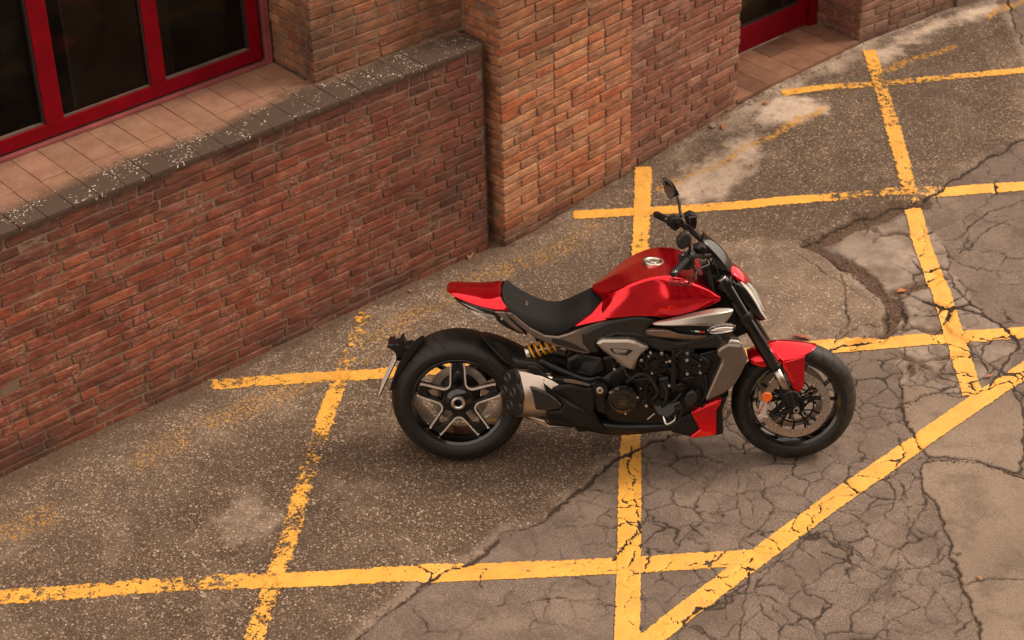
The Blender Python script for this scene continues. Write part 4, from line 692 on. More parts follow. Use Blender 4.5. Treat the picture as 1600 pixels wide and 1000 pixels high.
# ---- painted bay lines, 4 mm above the ground they follow
def mat_line():
    a = NT('worn_yellow_paint'); p = a.pos()
    cr = a.attr('crack').outputs['Fac']; A = a.attr('A').outputs['Fac']; ed = a.attr('edge').outputs['Fac']; we = a.attr('wear').outputs['Fac']
    fine = a.noise(75, p, 6, .75); mid = a.noise(8, p, 6, .65); f3 = a.noise(190, p, 4, .7)
    c = a.mix(a.ramp(mid, [(.3, 0.0), (.7, 1.0)]), (.66, .305, .036), (.78, .40, .062))
    c = a.mix(a.ramp(a.noise(3, p, 5), [(.45, 0.0), (.7, .55)]), c, (.55, .27, .05))
    c = a.mix(a.ramp(a.noise(11, p, 7, .72), [(.50, 0.0), (.70, .38)]), c, (.30, .18, .07))
    c = a.mix(a.ramp(f3, [(.36, .45), (.48, 0.0)]), c, (.33, .18, .05))
    edge = a.math('ADD', cr, a.math('MULTIPLY', a.math('SUBTRACT', fine, .5), .007))
    keep = a.math('LESS_THAN', edge, .0010)
    # chips: worse where the wear attribute is high, and towards the ragged edges
    thr = a.math('MULTIPLY_ADD', we, .34, .27)
    chip = a.math('GREATER_THAN', a.math('MULTIPLY_ADD', a.noise(24, p, 7, .72), .62, a.math('MULTIPLY', a.noise(95, p, 4, .75), .38)), thr)
    er = a.math('GREATER_THAN', ed, a.math('MULTIPLY', a.math('SUBTRACT', a.noise(38, p, 6, .7), .28), a.math('MULTIPLY_ADD', we, .085, .020)))
    pin = a.math('GREATER_THAN', a.noise(260, p, 2), .345)
    k = a.math('MULTIPLY', a.math('MULTIPLY', keep, chip), a.math('MULTIPLY', er, pin))
    b = a.bsdf(Base_Color=c, Roughness=.62, Normal=a.bump(a.math('ADD', fine, a.math('MULTIPLY', f3, .4)), .35, .004))
    t = a.n('ShaderNodeBsdfTransparent'); mx = a.n('ShaderNodeMixShader')
    a.t.links.new(k, mx.inputs[0]); a.t.links.new(t.outputs[0], mx.inputs[1]); a.t.links.new(b.outputs[0], mx.inputs[2]); a.t.links.new(mx.outputs[0], a.out.inputs[0])
    return a.m
M['line'] = mat_line()
def resample(pl, step):
    P = np.array(pl); d = np.r_[0, np.cumsum(np.hypot(*np.diff(P, axis=0).T))]
    t = np.arange(0, d[-1], step); 
    # smooth through the points
    return np.stack([np.interp(t, d, P[:, 0]), np.interp(t, d, P[:, 1])], 1), t
LH = dict(A0=.064, A1=.060, T0=.056, C0=.058, U0=.052, B0=.058, M0=.060, R0=.058, D0=.058)
WEAR = dict(A0=.48, A1=.62, T0=.56, C0=.3, U0=.60, B0=.74, M0=.50, R0=.68, D0=.36)
LINETXT = dict(A0='long yellow bay line nearest the camera crossing below both wheels', A1='short yellow bay line ending at the low wall behind the rear wheel',
  T0='worn yellow line running behind the handlebars from the brick pier', C0='yellow line leading away from the front tyre to the right edge',
  U0='farthest yellow line starting beside the door step', B0='ragged yellow line left of the rear wheel', M0='yellow line passing underneath the engine',
  R0='yellow line at right with broken paint over the rubble', D0='diagonal yellow line along the front right of the bays')
zo = .003
for i, k in enumerate(['A0', 'A1', 'T0', 'C0', 'U0', 'B0', 'M0', 'R0', 'D0']):
    C_, t = resample(G['L_'+k], .010)
    if len(C_) > 12:
        ker = np.ones(9)/9
        Cp = np.pad(C_, ((4, 4), (0, 0)), mode='reflect', reflect_type='odd')
        C_ = np.stack([np.convolve(Cp[:, 0], ker, 'valid'), np.convolve(Cp[:, 1], ker, 'valid')], 1)
    T_ = np.gradient(C_, axis=0); T_ /= np.linalg.norm(T_, axis=1)[:, None]; N_ = np.stack([-T_[:, 1], T_[:, 0]], 1)
    hw = LH[k]; s_ = np.linspace(-1, 1, 14)
    PX = C_[:, None, 0]+N_[:, None, 0]*hw*s_; PY = C_[:, None, 1]+N_[:, None, 1]*hw*s_
    gg = ground(PX, PY)
    gg['edge'] = hw*(1-np.abs(s_))[None, :]*np.ones_like(PX)
    endd = np.minimum(t, t[-1]-t)[:, None]*np.ones_like(PX); gg['edge'] = np.minimum(gg['edge'], endd*.6+.001)
    wl = WEAR[k]+(fbm(PX, PY, 1.6, 200+i, 3)-.5)*1.0
    wl = wl*np.where(gg['A'] > .5, 1.0, .35)-.05
    gg['wear'] = np.clip(wl, 0, 1)
    me = grid_mesh('line', PX, PY, gg['h']+zo+i*.00045, M['line']); set_attrs(me, gg, ['crack', 'A', 'edge', 'wear'])
    tag(link('road_marking', me), LINETXT[k], kind='structure')

# ------------------------------------------------------------------ masonry
def brick_variant(L, H, seed, depth=.03, rough=.0022):
    r = random.Random(seed); hx, hz = L/2, H/2; c = .006
    def ring(inset, y, jit):
        pts = [(-hx+inset+c, -hz+inset), (0, -hz+inset), (hx-inset-c, -hz+inset), (hx-inset, -hz+inset+c), (hx-inset, hz-inset-c), (hx-inset-c, hz-inset), (0, hz-inset), (-hx+inset+c, hz-inset), (-hx+inset, hz-inset-c), (-hx+inset, -hz+inset+c)]
        return [(x+r.uniform(-jit, jit), y+r.uniform(-jit, jit)*.6, z+r.uniform(-jit, jit)) for x, z in pts]
    v = ring(.004, -.0015, rough)+ring(0, .003, rough)+ring(.0, depth, 0)
    v.append((r.uniform(-.02, .02), -.0025+r.uniform(-.0015, .0015), 0))
    f = []; n = 10
    for i in range(n):
        j = (i+1) % n
        f.append((30, i, j)); f.append((i, n+i, n+j, j)); f.append((n+i, 2*n+i, 2*n+j, n+j))
    me = mesh_of(v, f, M['brick'], False, 'brick'); fixn(me)
    me.polygons.foreach_set('use_smooth', [len(p.vertices) == 4 for p in me.polygons]); return me
BV = {}
def bvar(kind, i):
    key = (kind, i)
    if key not in BV:
        L = {'s': .276, 'h': .137, 'q': .088}[kind]
        BV[key] = brick_variant(L, .0500, hash(key[1]*7+len(kind)*3+ord(kind)) % 9999)
    return BV[key]
LEN = {'s': .274, 'h': .136, 'q': .088}
def lerp3(a, b, t): return tuple(a[i]+(b[i]-a[i])*t for i in range(3))
def pal(r, tones):
    a, b = r.choice(tones), r.choice(tones); c = lerp3(a, b, r.random()); k = r.choice([r.uniform(.90, 1.14), r.uniform(.90, 1.14), r.uniform(.90, 1.14), r.uniform(.90, 1.14), r.uniform(.68, .9)])
    return tuple(min(1, v*k) for v in c)
DARKRED = [(.215, .060, .036), (.235, .066, .038), (.190, .060, .040), (.240, .086, .052), (.220, .074, .046), (.255, .074, .038)]
ORANGE = [(.42, .170, .080), (.44, .195, .095), (.38, .150, .078), (.42, .215, .115), (.39, .120, .052), (.36, .165, .095)]
BROWNRED = [(.235, .092, .062), (.26, .112, .074), (.21, .086, .062), (.29, .145, .098), (.245, .095, .062)]
TAN = [(.24, .14, .10), (.20, .11, .078), (.27, .17, .12), (.22, .11, .075)]
def wall_face(parent, P0, P1, z0, z1, tones, ps, seed, limit=300, face_y=0.0, zfun=None, visible=lambda x, z: True, pitch=.0568, startcut=None, quoin=False):
    """courses of single bricks on the vertical face from P0 to P1 (outer face at left of the walk, looking along -normal)"""
    r = random.Random(seed); P0 = Vector((*P0, 0)); P1 = Vector((*P1, 0)); d = (P1-P0); Lw = d.length; d.normalize()
    n = Vector((d.y, -d.x, 0))           # outward normal (camera side)
    rot = math.atan2(d.y, d.x); placed = []; nrow = int((z1-z0)/pitch+.02)
    for k in range(nrow):
        z = z0+(k+.5)*pitch; x = 0.0 if k % 2 == 0 else -r.uniform(.04, .10)
        first = True
        while x < Lw-.02:
            if quoin and first: kd = 's' if k % 2 else 'h'; x = 0.0
            else: kd = 's' if r.random() < (ps(x/Lw) if callable(ps) else ps) else 'h'
            if r.random() < .03: kd = 'q'
            first = False
            L = LEN[kd]; e = x+L
            s = max(x, 0.0); e2 = min(e, Lw)
            if e2-s > .03:
                placed.append((kd, (s+e2)/2, z, (e2-s)/L, k))
            x = e+r.uniform(.008, .013)
    placed = [p for p in placed]
    vis = [p for p in placed if visible(p[1], p[2])]; hid = [p for p in placed if not visible(p[1], p[2])]
    vis.sort(key=lambda p: abs(p[1]-Lw*.4)); extra = vis[limit:]+hid; vis = vis[:limit]
    lastz = {}
    for kd, x, z, sx, k in vis:
        o = bpy.data.objects.new('brick', bvar(kd, r.randrange(7))); col.objects.link(o); o.parent = parent
        off = r.gauss(0, .0016)
        q = P0+d*x+n*(.0030+off)
        o.location = (q.x, q.y, z+r.gauss(0, .0009)); o.rotation_euler = (r.gauss(0, .010), r.gauss(0, .0035), rot+r.gauss(0, .006))
        o.scale = (sx, 1, r.uniform(.96, 1.02)); o.color = (*pal(r, tones), 1)
    if extra:
        V = []; Fc = []
        for kd, x, z, sx, k in extra:
            me = bvar(kd, r.randrange(7)); b = len(V); q = P0+d*x+n*.006
            cr, sr = math.cos(rot), math.sin(rot)
            for v in me.vertices:
                vx, vy = v.co.x*sx, v.co.y
                V.append((q.x+vx*cr-vy*sr, q.y+vx*sr+vy*cr, z+v.co.z))
            Fc += [tuple(b+i for i in pl.vertices) for pl in me.polygons]
        me = mesh_of(V, Fc, M['brick']); o = link('brick_courses', me, parent); o.color = (*tones[0], 1); tag(o, kind='stuff')
def prism(parent, name, poly, z0, z1, mat, bevel=0):
    n = len(poly); V = [(x, y, z0) for x, y in poly]+[(x, y, z1) for x, y in poly]
    F = [tuple(range(n))[::-1], tuple(range(n, 2*n))]+[(i, (i+1) % n, n+(i+1) % n, n+i) for i in range(n)]
    o = link(name, fixn(mesh_of(V, F, mat)), parent)
    if bevel:
        b = o.modifiers.new('b', 'BEVEL'); b.width = bevel; b.segments = 2
    return o
def box(parent, name, x0, x1, y0, y1, z0, z1, mat, bevel=0): return prism(parent, name, [(x0, y0), (x1, y0), (x1, y1), (x0, y1)], z0, z1, mat, bevel)
def empty(name, loc, label, cat, group=None):
    o = link(name, None, None, loc); tag(o, label, cat, group); return o

ZT = 1.262
# low parapet wall under the long window
lw = empty('brick_wall', (0, 0, 0), 'low dark red brick wall with a tiled sill under the long red window', 'wall')
box(lw, 'mortar', -5.4, -.030, -.024, .56, -.1, ZT+.002, M['mortar'])
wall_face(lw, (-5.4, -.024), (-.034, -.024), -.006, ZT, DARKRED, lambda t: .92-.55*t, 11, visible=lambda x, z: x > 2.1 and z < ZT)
tr = random.Random(5)
def tile(parent, x0, x1, y0, y1, zf, zb, th, mat, ang=0.0):
    g_ = .0012; x0 += g_; x1 -= g_
    V = [(x0, y0+g_, zf-th), (x1, y0+g_, zf-th), (x1, y1-g_, zb-th), (x0, y1-g_, zb-th), (x0, y0+g_, zf), (x1, y0+g_, zf), (x1, y1-g_, zb), (x0, y1-g_, zb)]
    cx, cy, cz = (x0+x1)/2, (y0+y1)/2, (zf+zb)/2
    V = [(x-cx, y-cy, z-cz+tr.uniform(-.0012, .0012)) for x, y, z in V]
    F = [(0, 3, 2, 1), (4, 5, 6, 7), (0, 1, 5, 4), (1, 2, 6, 5), (2, 3, 7, 6), (3, 0, 4, 7)]
    o = link('tile', mesh_of(V, F, mat), parent, (cx, cy, cz+tr.uniform(-.001, .001)))
    o.rotation_euler = (tr.gauss(0, .004), tr.gauss(0, .004), tr.gauss(0, .004)+ang)
    b = o.modifiers.new('b', 'BEVEL'); b.width = .003; b.segments = 2
    k = tr.uniform(.84, .98); o.color = (k, k*tr.uniform(.93, 1.0), k*tr.uniform(.92, 1.0), 1); return o
box(lw, 'mortar_bed', -5.4, -.036, -.012, .555, ZT+.002, ZT+.014, M['mortar'])
sz = lambda y: 1.285+(y+.045)*.030
x = -5.38
while x < -.05:
    x1 = min(x+.1415, -.036)
    tile(lw, x, x1, -.047, .252, sz(-.047), sz(.252), .022, M['tile'])
    if x < -1.0: tile(lw, x+.004, min(x1+.004, -.984), .254, .552, sz(.254), sz(.552), .022, M['tile'])
    x += .1415
prism(lw, 'expansion_joint', [(-.033, -.022), (-.014, -.022), (-.014, .15), (-.033, .15)], -.02, 1.285, M['joint'])

# pier between window and corner, standing on the sill
p1 = empty('brick_pier', (-.5, .35, 1.3), 'orange brick pier standing on the tiled sill to the right of the long window', 'pier')
def shift(o_parent): pass
PX0, PX1, PY = -.980, .05, .182
def pier_local(parent, fn):
    parent.location = (0, 0, 0); fn(parent)
def mk_p1(p):
    box(p, 'mortar', PX0+.008, PX1, PY+.006, .75, 1.27, 3.3, M['mortar'])
    wall_face(p, (PX0, PY+.006), (PX1-.005, PY+.006), 1.296, 1.80, ORANGE, .55, 21, quoin=True)
    wall_face(p, (PX0+.008, .60), (PX0+.008, PY+.02), 1.296, 1.80, ORANGE, .3, 22)
    wall_face(p, (PX0, PY+.006), (PX1-.005, PY+.006), 1.80, 3.25, ORANGE, .55, 23, visible=lambda x, z: False)
p1.location = (0, 0, 0)
mk_p1(p1)
# big projecting pier
def rp(x, y): return (x, y)
A_ = (.045, -.09); Bq = (1.135, -.008); Cq = (2.170, .068)
p2 = empty('brick_pier', (0, 0, 0), 'wide pale orange brick pier jutting out right of the low wall, behind the handlebars', 'pier')
prism(p2, 'mortar', [(A_[0]+.006, A_[1]+.008), (Bq[0], Bq[1]+.008), (Bq[0], .8), (A_[0]+.006, .8)], -.1, 3.3, M['mortar'])
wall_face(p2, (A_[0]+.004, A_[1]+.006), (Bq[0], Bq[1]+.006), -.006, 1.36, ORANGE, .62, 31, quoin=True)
wall_face(p2, (A_[0]+.006, .30), (A_[0]+.006, A_[1]+.012), -.006, 1.80, ORANGE, .30, 32)
wall_face(p2, (A_[0]+.004, A_[1]+.006), (Bq[0], Bq[1]+.006), 1.357, 3.2, ORANGE, .6, 33, visible=lambda x, z: False)
# darker bay continuing to the door
p3 = empty('brick_wall', (0, 0, 0), 'narrow dull red brick wall between the orange pier and the glazed door', 'wall')
prism(p3, 'mortar', [(Bq[0]+.002, Bq[1]+.014), (Cq[0]-.006, Cq[1]+.012), (Cq[0]-.006, .8), (Bq[0]+.002, .8)], -.1, 3.3, M['mortar'])
wall_face(p3, (Bq[0]+.004, Bq[1]+.012), (Cq[0], Cq[1]+.010), .012, 1.04, BROWNRED, .55, 41)
wall_face(p3, (Bq[0]+.004, Bq[1]+.012), (Cq[0], Cq[1]+.010), 1.034, 3.2, BROWNRED, .55, 42, visible=lambda x, z: False)
wall_face(p3, (Cq[0]-.004, Cq[1]+.02), (Cq[0]-.004, .60), .012, 3.2, BROWNRED, .3, 43, visible=lambda x, z: False)
# far pier
Dq = (3.405, .105); Eq = (4.36, .040)
p4 = empty('brick_pier', (0, 0, 0), 'brown brick pier at the far side of the door step, top right', 'pier')
prism(p4, 'mortar', [(Dq[0]+.006, Dq[1]+.008), (Eq[0], Eq[1]+.008), (Eq[0], .8), (Dq[0]+.006, .8)], -.1, 3.3, M['mortar'])
wall_face(p4, (Dq[0]+.002, Dq[1]+.006), (Eq[0], Eq[1]+.006), .06, .74, TAN, .6, 51, quoin=True)
wall_face(p4, (Dq[0]+.006, .60), (Dq[0]+.006, Dq[1]+.01), .13, .74, BROWNRED, .4, 52)
wall_face(p4, (Dq[0]+.002, Dq[1]+.006), (Eq[0], Eq[1]+.006), .735, 3.2, TAN, .6, 53, visible=lambda x, z: False)
# next bay beyond the far pier
p5 = empty('gate_post', (0, 0, 0), 'short dull brown block with a dark recess beyond the far brick pier', 'post')
prism(p5, 'block', [(Eq[0]+.004, .02), (4.70, -.03), (4.70, .5), (Eq[0]+.004, .5)], -.05, 1.4, M['leather'], .01)
prism(p5, 'recess', [(4.705, .03), (6.4, .0), (6.4, .5), (4.705, .5)], -.05, 2.4, M['black_plastic'], .01)

# door step
st = empty('door_step', (0, 0, 0), 'low step of worn terracotta tiles in front of the red framed door', 'step')
prism(st, 'riser', [(2.16, .088), (3.40, .118), (3.40, .52), (2.16, .52)], -.05, .128, M['mortar'])
nx = 8
for i in range(nx):
    xa = 2.162+i*(1.235/nx); xb = 2.162+(i+1)*(1.235/nx); yf = .070+.03*(xa-2.16)/1.24
    for t_ in (tile(st, xa, xb, yf, .335, .150, .157, .026, M['tile'], tr.gauss(0, .01)), tile(st, xa+.002, xb+.002, .337, .50, .157, .162, .026, M['tile'])):
        k = tr.uniform(.35, .75); t_.color = (k, k*.85, k*.75, 1)
# door
dr = empty('glazed_door', (2.75, .52, .16), 'red framed glazed door above the terracotta step', 'door')
dr.location = (0, 0, 0)
DY = .50
box(dr, 'bottom_rail', 2.18, 3.235, DY, DY+.05, .170, .345, M['frame_red'], .003)
box(dr, 'stile', 3.235+.001, 3.325, DY, DY+.05, .170, 2.3, M['frame_red'], .003)
box(dr, 'frame_jamb', 3.330, 3.400, DY-.03, DY+.06, .160, 2.3, M['frame_red'], .003)
box(dr, 'glazing_bead', 2.18, 3.235, DY+.012, DY+.03, .346, .358, M['gasket'])
box(dr, 'pane', 2.18, 3.236, DY+.028, DY+.034, .345, 2.3, M['pane'])
box(dr, 'room_wall', 2.18, 3.40, .785, .797, .12, 2.4, M['curtain'])
# long window
wn = empty('window', (0, 0, 0), 'long red framed window with dark panes above the tiled sill, top left', 'window')
WY = .545
fb = 1.335; ft = 1.405
box(wn, 'sill_profile', -5.4, -.995, WY-.018, WY+.07, 1.303, 1.322, M['frame_pink'], .002)
box(wn, 'shadow_gap', -5.4, -1.04, WY+.012, WY+.06, 1.322, fb+.001, M['gasket'])
box(wn, 'jamb_profile', -1.028, -.990, WY-.012, WY+.07, 1.3225, 3.1, M['frame_pink'], .002)
box(wn, 'bottom_rail', -5.4, -1.050, WY, WY+.06, fb, ft, M['frame_red'], .002)
box(wn, 'stile', -1.118, -1.050, WY+.0005, WY+.0595, ft+.0005, 3.1, M['frame_red'], .002)
for xm, wd in ((-1.677, .088), (-2.274, .100), (-2.874, .095), (-3.474, .095), (-4.07, .095)):
    box(wn, 'mullion', xm-wd/2, xm+wd/2, WY+.0005, WY+.0595, ft+.0005, 3.1, M['frame_red'], .002)
xs = [-1.118, -1.721, -2.324, -2.9215, -3.5215, -4.1175, -5.3]
ls = [-1.118, -1.633, -2.224, -2.8265, -3.4265, -4.0225, -5.3]
for i in range(5):
    xr, xl = [(-1.118, -1.633), (-1.721, -2.224), (-2.324, -2.8265), (-2.9215, -3.4265), (-3.5215, -4.0225)][i]
    yo = .030 if i != 1 else .018
    box(wn, 'pane', xl, xr, WY+yo, WY+yo+.006, ft, 3.1, M['pane'])
    box(wn, 'glazing_bead', xl+.001, xr-.001, WY+.010, WY+yo-.0005, ft+.0006, ft+.010, M['glaz'])
    box(wn, 'gasket', xr-.010, xr-.001, WY+.006, WY+yo-.0005, ft+.0105, 3.1, M['gasket'])
# dim room behind the glass
rm = empty('room', (0, 0, 0), 'dim empty room seen through the panes of the long window', 'room')
box(rm, 'back_wall', -5.4, -.99, 2.0, 2.02, .6, 3.3, M['interior'])
box(rm, 'floor', -5.4, -.99, WY+.10, 2.0, .6, .62, M['interior'])
box(rm, 'side_wall', -1.005, -.985, .76, 2.02, .6, 3.3, M['interior'])
box(rm, 'ceiling', -5.4, -.99, WY+.10, 2.0, 3.12, 3.14, M['interior'])
box(rm, 'partition', -1.99, -1.40, WY+.30, WY+.33, .625, 3.1, M['curtain'])
box(rm, 'table', -1.55, -1.12, WY+.35, WY+.60, 1.0, 1.03, M['leather'])
# facade added out of view, to hide the low sky and darken the bike's reflections
fb_ = empty('added_building', (0, 0, 0), 'plain plastered block added out of view to hide the low sky and show in the bike paint', 'added_building')
box(fb_, 'added_facade', -14, 9, -11.2, -9.4, -.05, 5.9, M['plaster'])
for i in range(7):
    xw = -12.5+3.1*i
    for zz_ in (.9, 3.6): box(fb_, 'window', xw, xw+1.3, -9.40, -9.37, zz_, zz_+1.9, M['gasket'])  # dark panes on the added, unseen block
# ------------------------------------------------------------------ the motorcycle
BM = Matrix(BIKE_M).to_4x4(); BM.translation = Vector(BIKE_O)
bike = link('motorcycle', None); bike.matrix_world = BM
tag(bike, 'red and black muscle motorcycle parked on the cracked yard, leaning away on its side stand', 'motorcycle')
ST = Matrix.Translation(Vector(STEER_P)) @ Matrix.Rotation(STEER, 4, Vector(STEER_AX)) @ Matrix.Translation(-Vector(STEER_P))
def obj_of(name, me, parent=None, bevel=0, sub=0, solid=0, seg=2, crease=None):
    o = link(name, me, parent or bike)
    if solid: s = o.modifiers.new('s', 'SOLIDIFY'); s.thickness = solid; s.offset = -1
    if bevel:
        b = o.modifiers.new('b', 'BEVEL'); b.width = bevel; b.segments = seg; b.limit_method = 'ANGLE'; b.angle_limit = math.radians(30); b.use_clamp_overlap = True
    if sub: s = o.modifiers.new('u', 'SUBSURF'); s.levels = sub; s.render_levels = sub
    return o
def mir(P): return [(p[0], -p[1], p[2]) for p in P]
def plate(name, pts, depth, mat, bevel=.003, parent=None, inset=0, rise=0, smooth=False, both=False, dirn=(0, 1, 0), scale=1.0):
    """solid panel: outline pts (outer face), thickness depth inwards, optional raised centre"""
    def build(P, sgn):
        bm = bmesh.new(); d = Vector(dirn); d.y *= sgn
        a = [bm.verts.new(p) for p in P]; c = sum((Vector(p) for p in P), Vector())/len(P)
        b = [bm.verts.new(c+(Vector(p)-c)*scale+d*depth) for p in P]; n = len(P)
        f = bm.faces.new(a); bm.faces.new(b[::-1])
        for i in range(n): bm.faces.new((a[i], b[i], b[(i+1) % n], a[(i+1) % n]))
        bmesh.ops.recalc_face_normals(bm, faces=bm.faces)
        if inset:
            f.normal_update(); bmesh.ops.inset_region(bm, faces=[f], thickness=inset, depth=rise, use_even_offset=True)
        me = bpy.data.meshes.new(name); bm.to_mesh(me); bm.free(); me.materials.append(mat)
        if smooth: me.polygons.foreach_set('use_smooth', [True]*len(me.polygons))
        return obj_of(name, me, parent, bevel)
    o = build([tuple(p) for p in pts], 1)
    if both: build(mir(pts), -1)
    return o
def patch(name, rws, mat, sub=2, solid=.006, mirror=True, creases=(), parent=None, both=False, split=None):
    rws = [[tuple(p) for p in r] for r in rws]; nc = len(rws[0])
    if mirror:
        full = [mir(r) for r in rws[:0:-1]]+rws; cr = {len(rws)-1+k: w_ for k, w_ in creases}; cr.update({len(rws)-1-k: w_ for k, w_ in creases})
    else: full = rws; cr = dict(creases)
    def build(full):
        V = [p for r in full for p in r]; F = []
        for i in range(len(full)-1):
            for j in range(nc-1): F.append((i*nc+j, i*nc+j+1, (i+1)*nc+j+1, (i+1)*nc+j))
        me = mesh_of(V, F, mat, True, name)
        bm = bmesh.new(); bm.from_mesh(me); bmesh.ops.remove_doubles(bm, verts=bm.verts, dist=1e-5); bmesh.ops.recalc_face_normals(bm, faces=bm.faces)
        # outward = away from the centre line / upwards
        s = sum(f.normal.dot(f.calc_center_median()-Vector((f.calc_center_median().x, 0, min(v.co.z for v in bm.verts)-.05)))*f.calc_area() for f in bm.faces)
        if s < 0: bmesh.ops.reverse_faces(bm, faces=bm.faces)
        bm.to_mesh(me); bm.free()
        cl = me.attributes.new('crease_edge', 'FLOAT', 'EDGE')
        for e in me.edges:
            a, b = (me.vertices[i].co for i in e.vertices)
            for k, wv in cr.items():
                r = full[k]
                if any((Vector(r[j])-a).length < 1e-4 and (Vector(r[j+1])-b).length < 1e-4 or (Vector(r[j])-b).length < 1e-4 and (Vector(r[j+1])-a).length < 1e-4 for j in range(nc-1)): cl.data[e.index].value = wv
        return obj_of(name, me, parent, 0, sub, solid)
    o = build(full)
    if both: build([mir(r) for r in full])
    return o
def smooth_path(P, k=6):
    P = [Vector(p) for p in P]
    if len(P) < 3: return P
    Q = [P[0]*2-P[1]]+P+[P[-1]*2-P[-2]]; out = []
    for i in range(1, len(Q)-2):
        a, b, c, d = Q[i-1:i+3]
        for j in range(k):
            t = j/k; out.append(.5*((2*b)+(c-a)*t+(2*a-5*b+4*c-d)*t*t+(3*b-a-3*c+d)*t**3))
    out.append(P[-1]); return out
def tube_verts(P, r0, seg=10):
    V = []; F = []; P = [Vector(p) for p in P]; a = None
    for i, p in enumerate(P):
        t = (P[min(i+1, len(P)-1)]-P[max(i-1, 0)]).normalized()
        a = t.orthogonal().normalized() if a is None else (a-t*a.dot(t)).normalized()
        b = t.cross(a); rr = r0(i/max(1, len(P)-1)) if callable(r0) else r0
        for k in range(seg): an = 2*math.pi*k/seg; V.append(p+(a*math.cos(an)+b*math.sin(an))*rr)
    for i in range(len(P)-1):
        for k in range(seg): F.append((i*seg+k, i*seg+(k+1) % seg, (i+1)*seg+(k+1) % seg, (i+1)*seg+k))
    F.append(tuple(range(seg))[::-1]); F.append(tuple(range((len(P)-1)*seg, len(P)*seg)))
    return V, F
def tube(name, P, r, mat, parent=None, seg=12, smooth=True, k=6, bevel=0):
    V, F = tube_verts(smooth_path(P, k) if smooth else P, r, seg); me = mesh_of(V, F, mat, False, name); fixn(me)
    me.polygons.foreach_set('use_smooth', [len(p.vertices) == 4 for p in me.polygons]); return obj_of(name, me, parent, bevel)
def lathe(name, prof, mat, seg=96, parent=None, closed=False, arc=None):
    """revolve (radius, y) about the y axis"""
    V = []; F = []; n = len(prof)
    for i in range(seg):
        t = 2*math.pi*i/seg
        for r, y in prof: V.append((r*math.cos(t), y, r*math.sin(t)))
    m_ = n if closed else n-1
    for i in range(seg):
        for j in range(m_): F.append((i*n+j, i*n+(j+1) % n, ((i+1) % seg)*n+(j+1) % n, ((i+1) % seg)*n+j))
    me = mesh_of(V, F, mat, True, name); fixn(me); o = obj_of(name, me, parent); 
    e = o.modifiers.new('e', 'EDGE_SPLIT'); e.split_angle = math.radians(35); return o
def drum(name, c, r, y0, y1, mat, parent=None, seg=36, bevel=.002, prof=None):
    """short cylinder across the bike at c=(x,_,z) between y0 and y1"""
    V = []; F = []
    for y in (y0, y1):
        for i in range(seg): t = 2*math.pi*i/seg; V.append((c[0]+r*math.cos(t), y, c[2]+r*math.sin(t)))
    F = [tuple(range(seg)), tuple(range(seg, 2*seg))[::-1]]+[(i, (i+1) % seg, seg+(i+1) % seg, seg+i) for i in range(seg)]
    me = fixn(mesh_of(V, F, mat, False, name)); return obj_of(name, me, parent, bevel)
def ring(name, c, r0, r1, y0, y1, mat, parent=None, seg=48):
    o = lathe(name, [(r0, y0), (r1, y0), (r1, y1), (r0, y1)], mat, seg, parent, True); o.location = (c[0], 0, c[2]); return o
def text_on(name, s, p0, p1, mat, parent, bvh=None, yflat=None, proud=.0012, height=None, up=(0, 0, 1), shear=0.0, bold=0.0, flip=False):
    cu = bpy.data.curves.new(name, 'FONT'); cu.body = s; cu.size = 1; cu.offset = bold; cu.shear = shear; cu.resolution_u = 3
    t = bpy.data.objects.new(name, cu); col.objects.link(t); dg = bpy.context.evaluated_depsgraph_get()
    me = bpy.data.meshes.new_from_object(t.evaluated_get(dg)); bpy.data.objects.remove(t)
    bm = bmesh.new(); bm.from_mesh(me); bmesh.ops.triangulate(bm, faces=bm.faces)
    for _ in range(2 if bvh else 0): bmesh.ops.subdivide_edges(bm, edges=[e for e in bm.edges if e.calc_length() > .12], cuts=1)
    bmesh.ops.triangulate(bm, faces=bm.faces); bm.to_mesh(me); bm.free()
    xs = [v.co.x for v in me.vertices]; ys = [v.co.y for v in me.vertices]; x0, x1, y0, y1 = min(xs), max(xs), min(ys), max(ys)
    A, Bv = Vector(p0), Vector(p1); X = (Bv-A); Wd = X.length; X.normalize(); N = Vector((0, -1, 0)) ; Y = N.cross(X).normalized()
    k = Wd/(x1-x0); ky = k if height is None else height/(y1-y0)
    for v in me.vertices:
        q = A+X*((v.co.x-x0)*k)+Y*((v.co.y-y0)*ky)
        if bvh:
            h = bvh.ray_cast(Vector((q.x, -1, q.z)), Vector((0, 1, 0)))
            if h[0]:
                nn_ = h[1] if h[1].y < 0 or h[1].z > .5 else -h[1]
                q = h[0]+nn_*proud
        v.co = q
    me.materials.clear(); me.materials.append(mat); return link(name, me, parent)

# ---- wheels
def polar(r, deg): a = math.radians(deg); return (r*math.cos(a), r*math.sin(a))
def build_wheel(name, R, prof, rimprof, mt):
    w_ = link(name, lathe_mesh(rimprof, M['black_gloss']), bike)
    e = w_.modifiers.new('e', 'EDGE_SPLIT'); e.split_angle = math.radians(35)
    lathe('tyre', prof, mt, 160, w_); return w_
def lathe_mesh(prof, mat, seg=128):
    V = []; F = []; n = len(prof)
    for i in range(seg):
        t = 2*math.pi*i/seg
        for r, y in prof: V.append((r*math.cos(t), y, r*math.sin(t)))
    for i in range(seg):
        for j in range(n): F.append((i*n+j, i*n+(j+1) % n, ((i+1) % seg)*n+(j+1) % n, ((i+1) % seg)*n+j))
    return fixn(mesh_of(V, F, mat, True))
def tyreprof(R, pts):
    # pts: (r, y) from centre outwards on one side
    return [(r, -y) for r, y in pts[::-1]]+[(r, y) for r, y in pts[1:]]
RR_, RF_, WB_ = .326, .297, 1.593
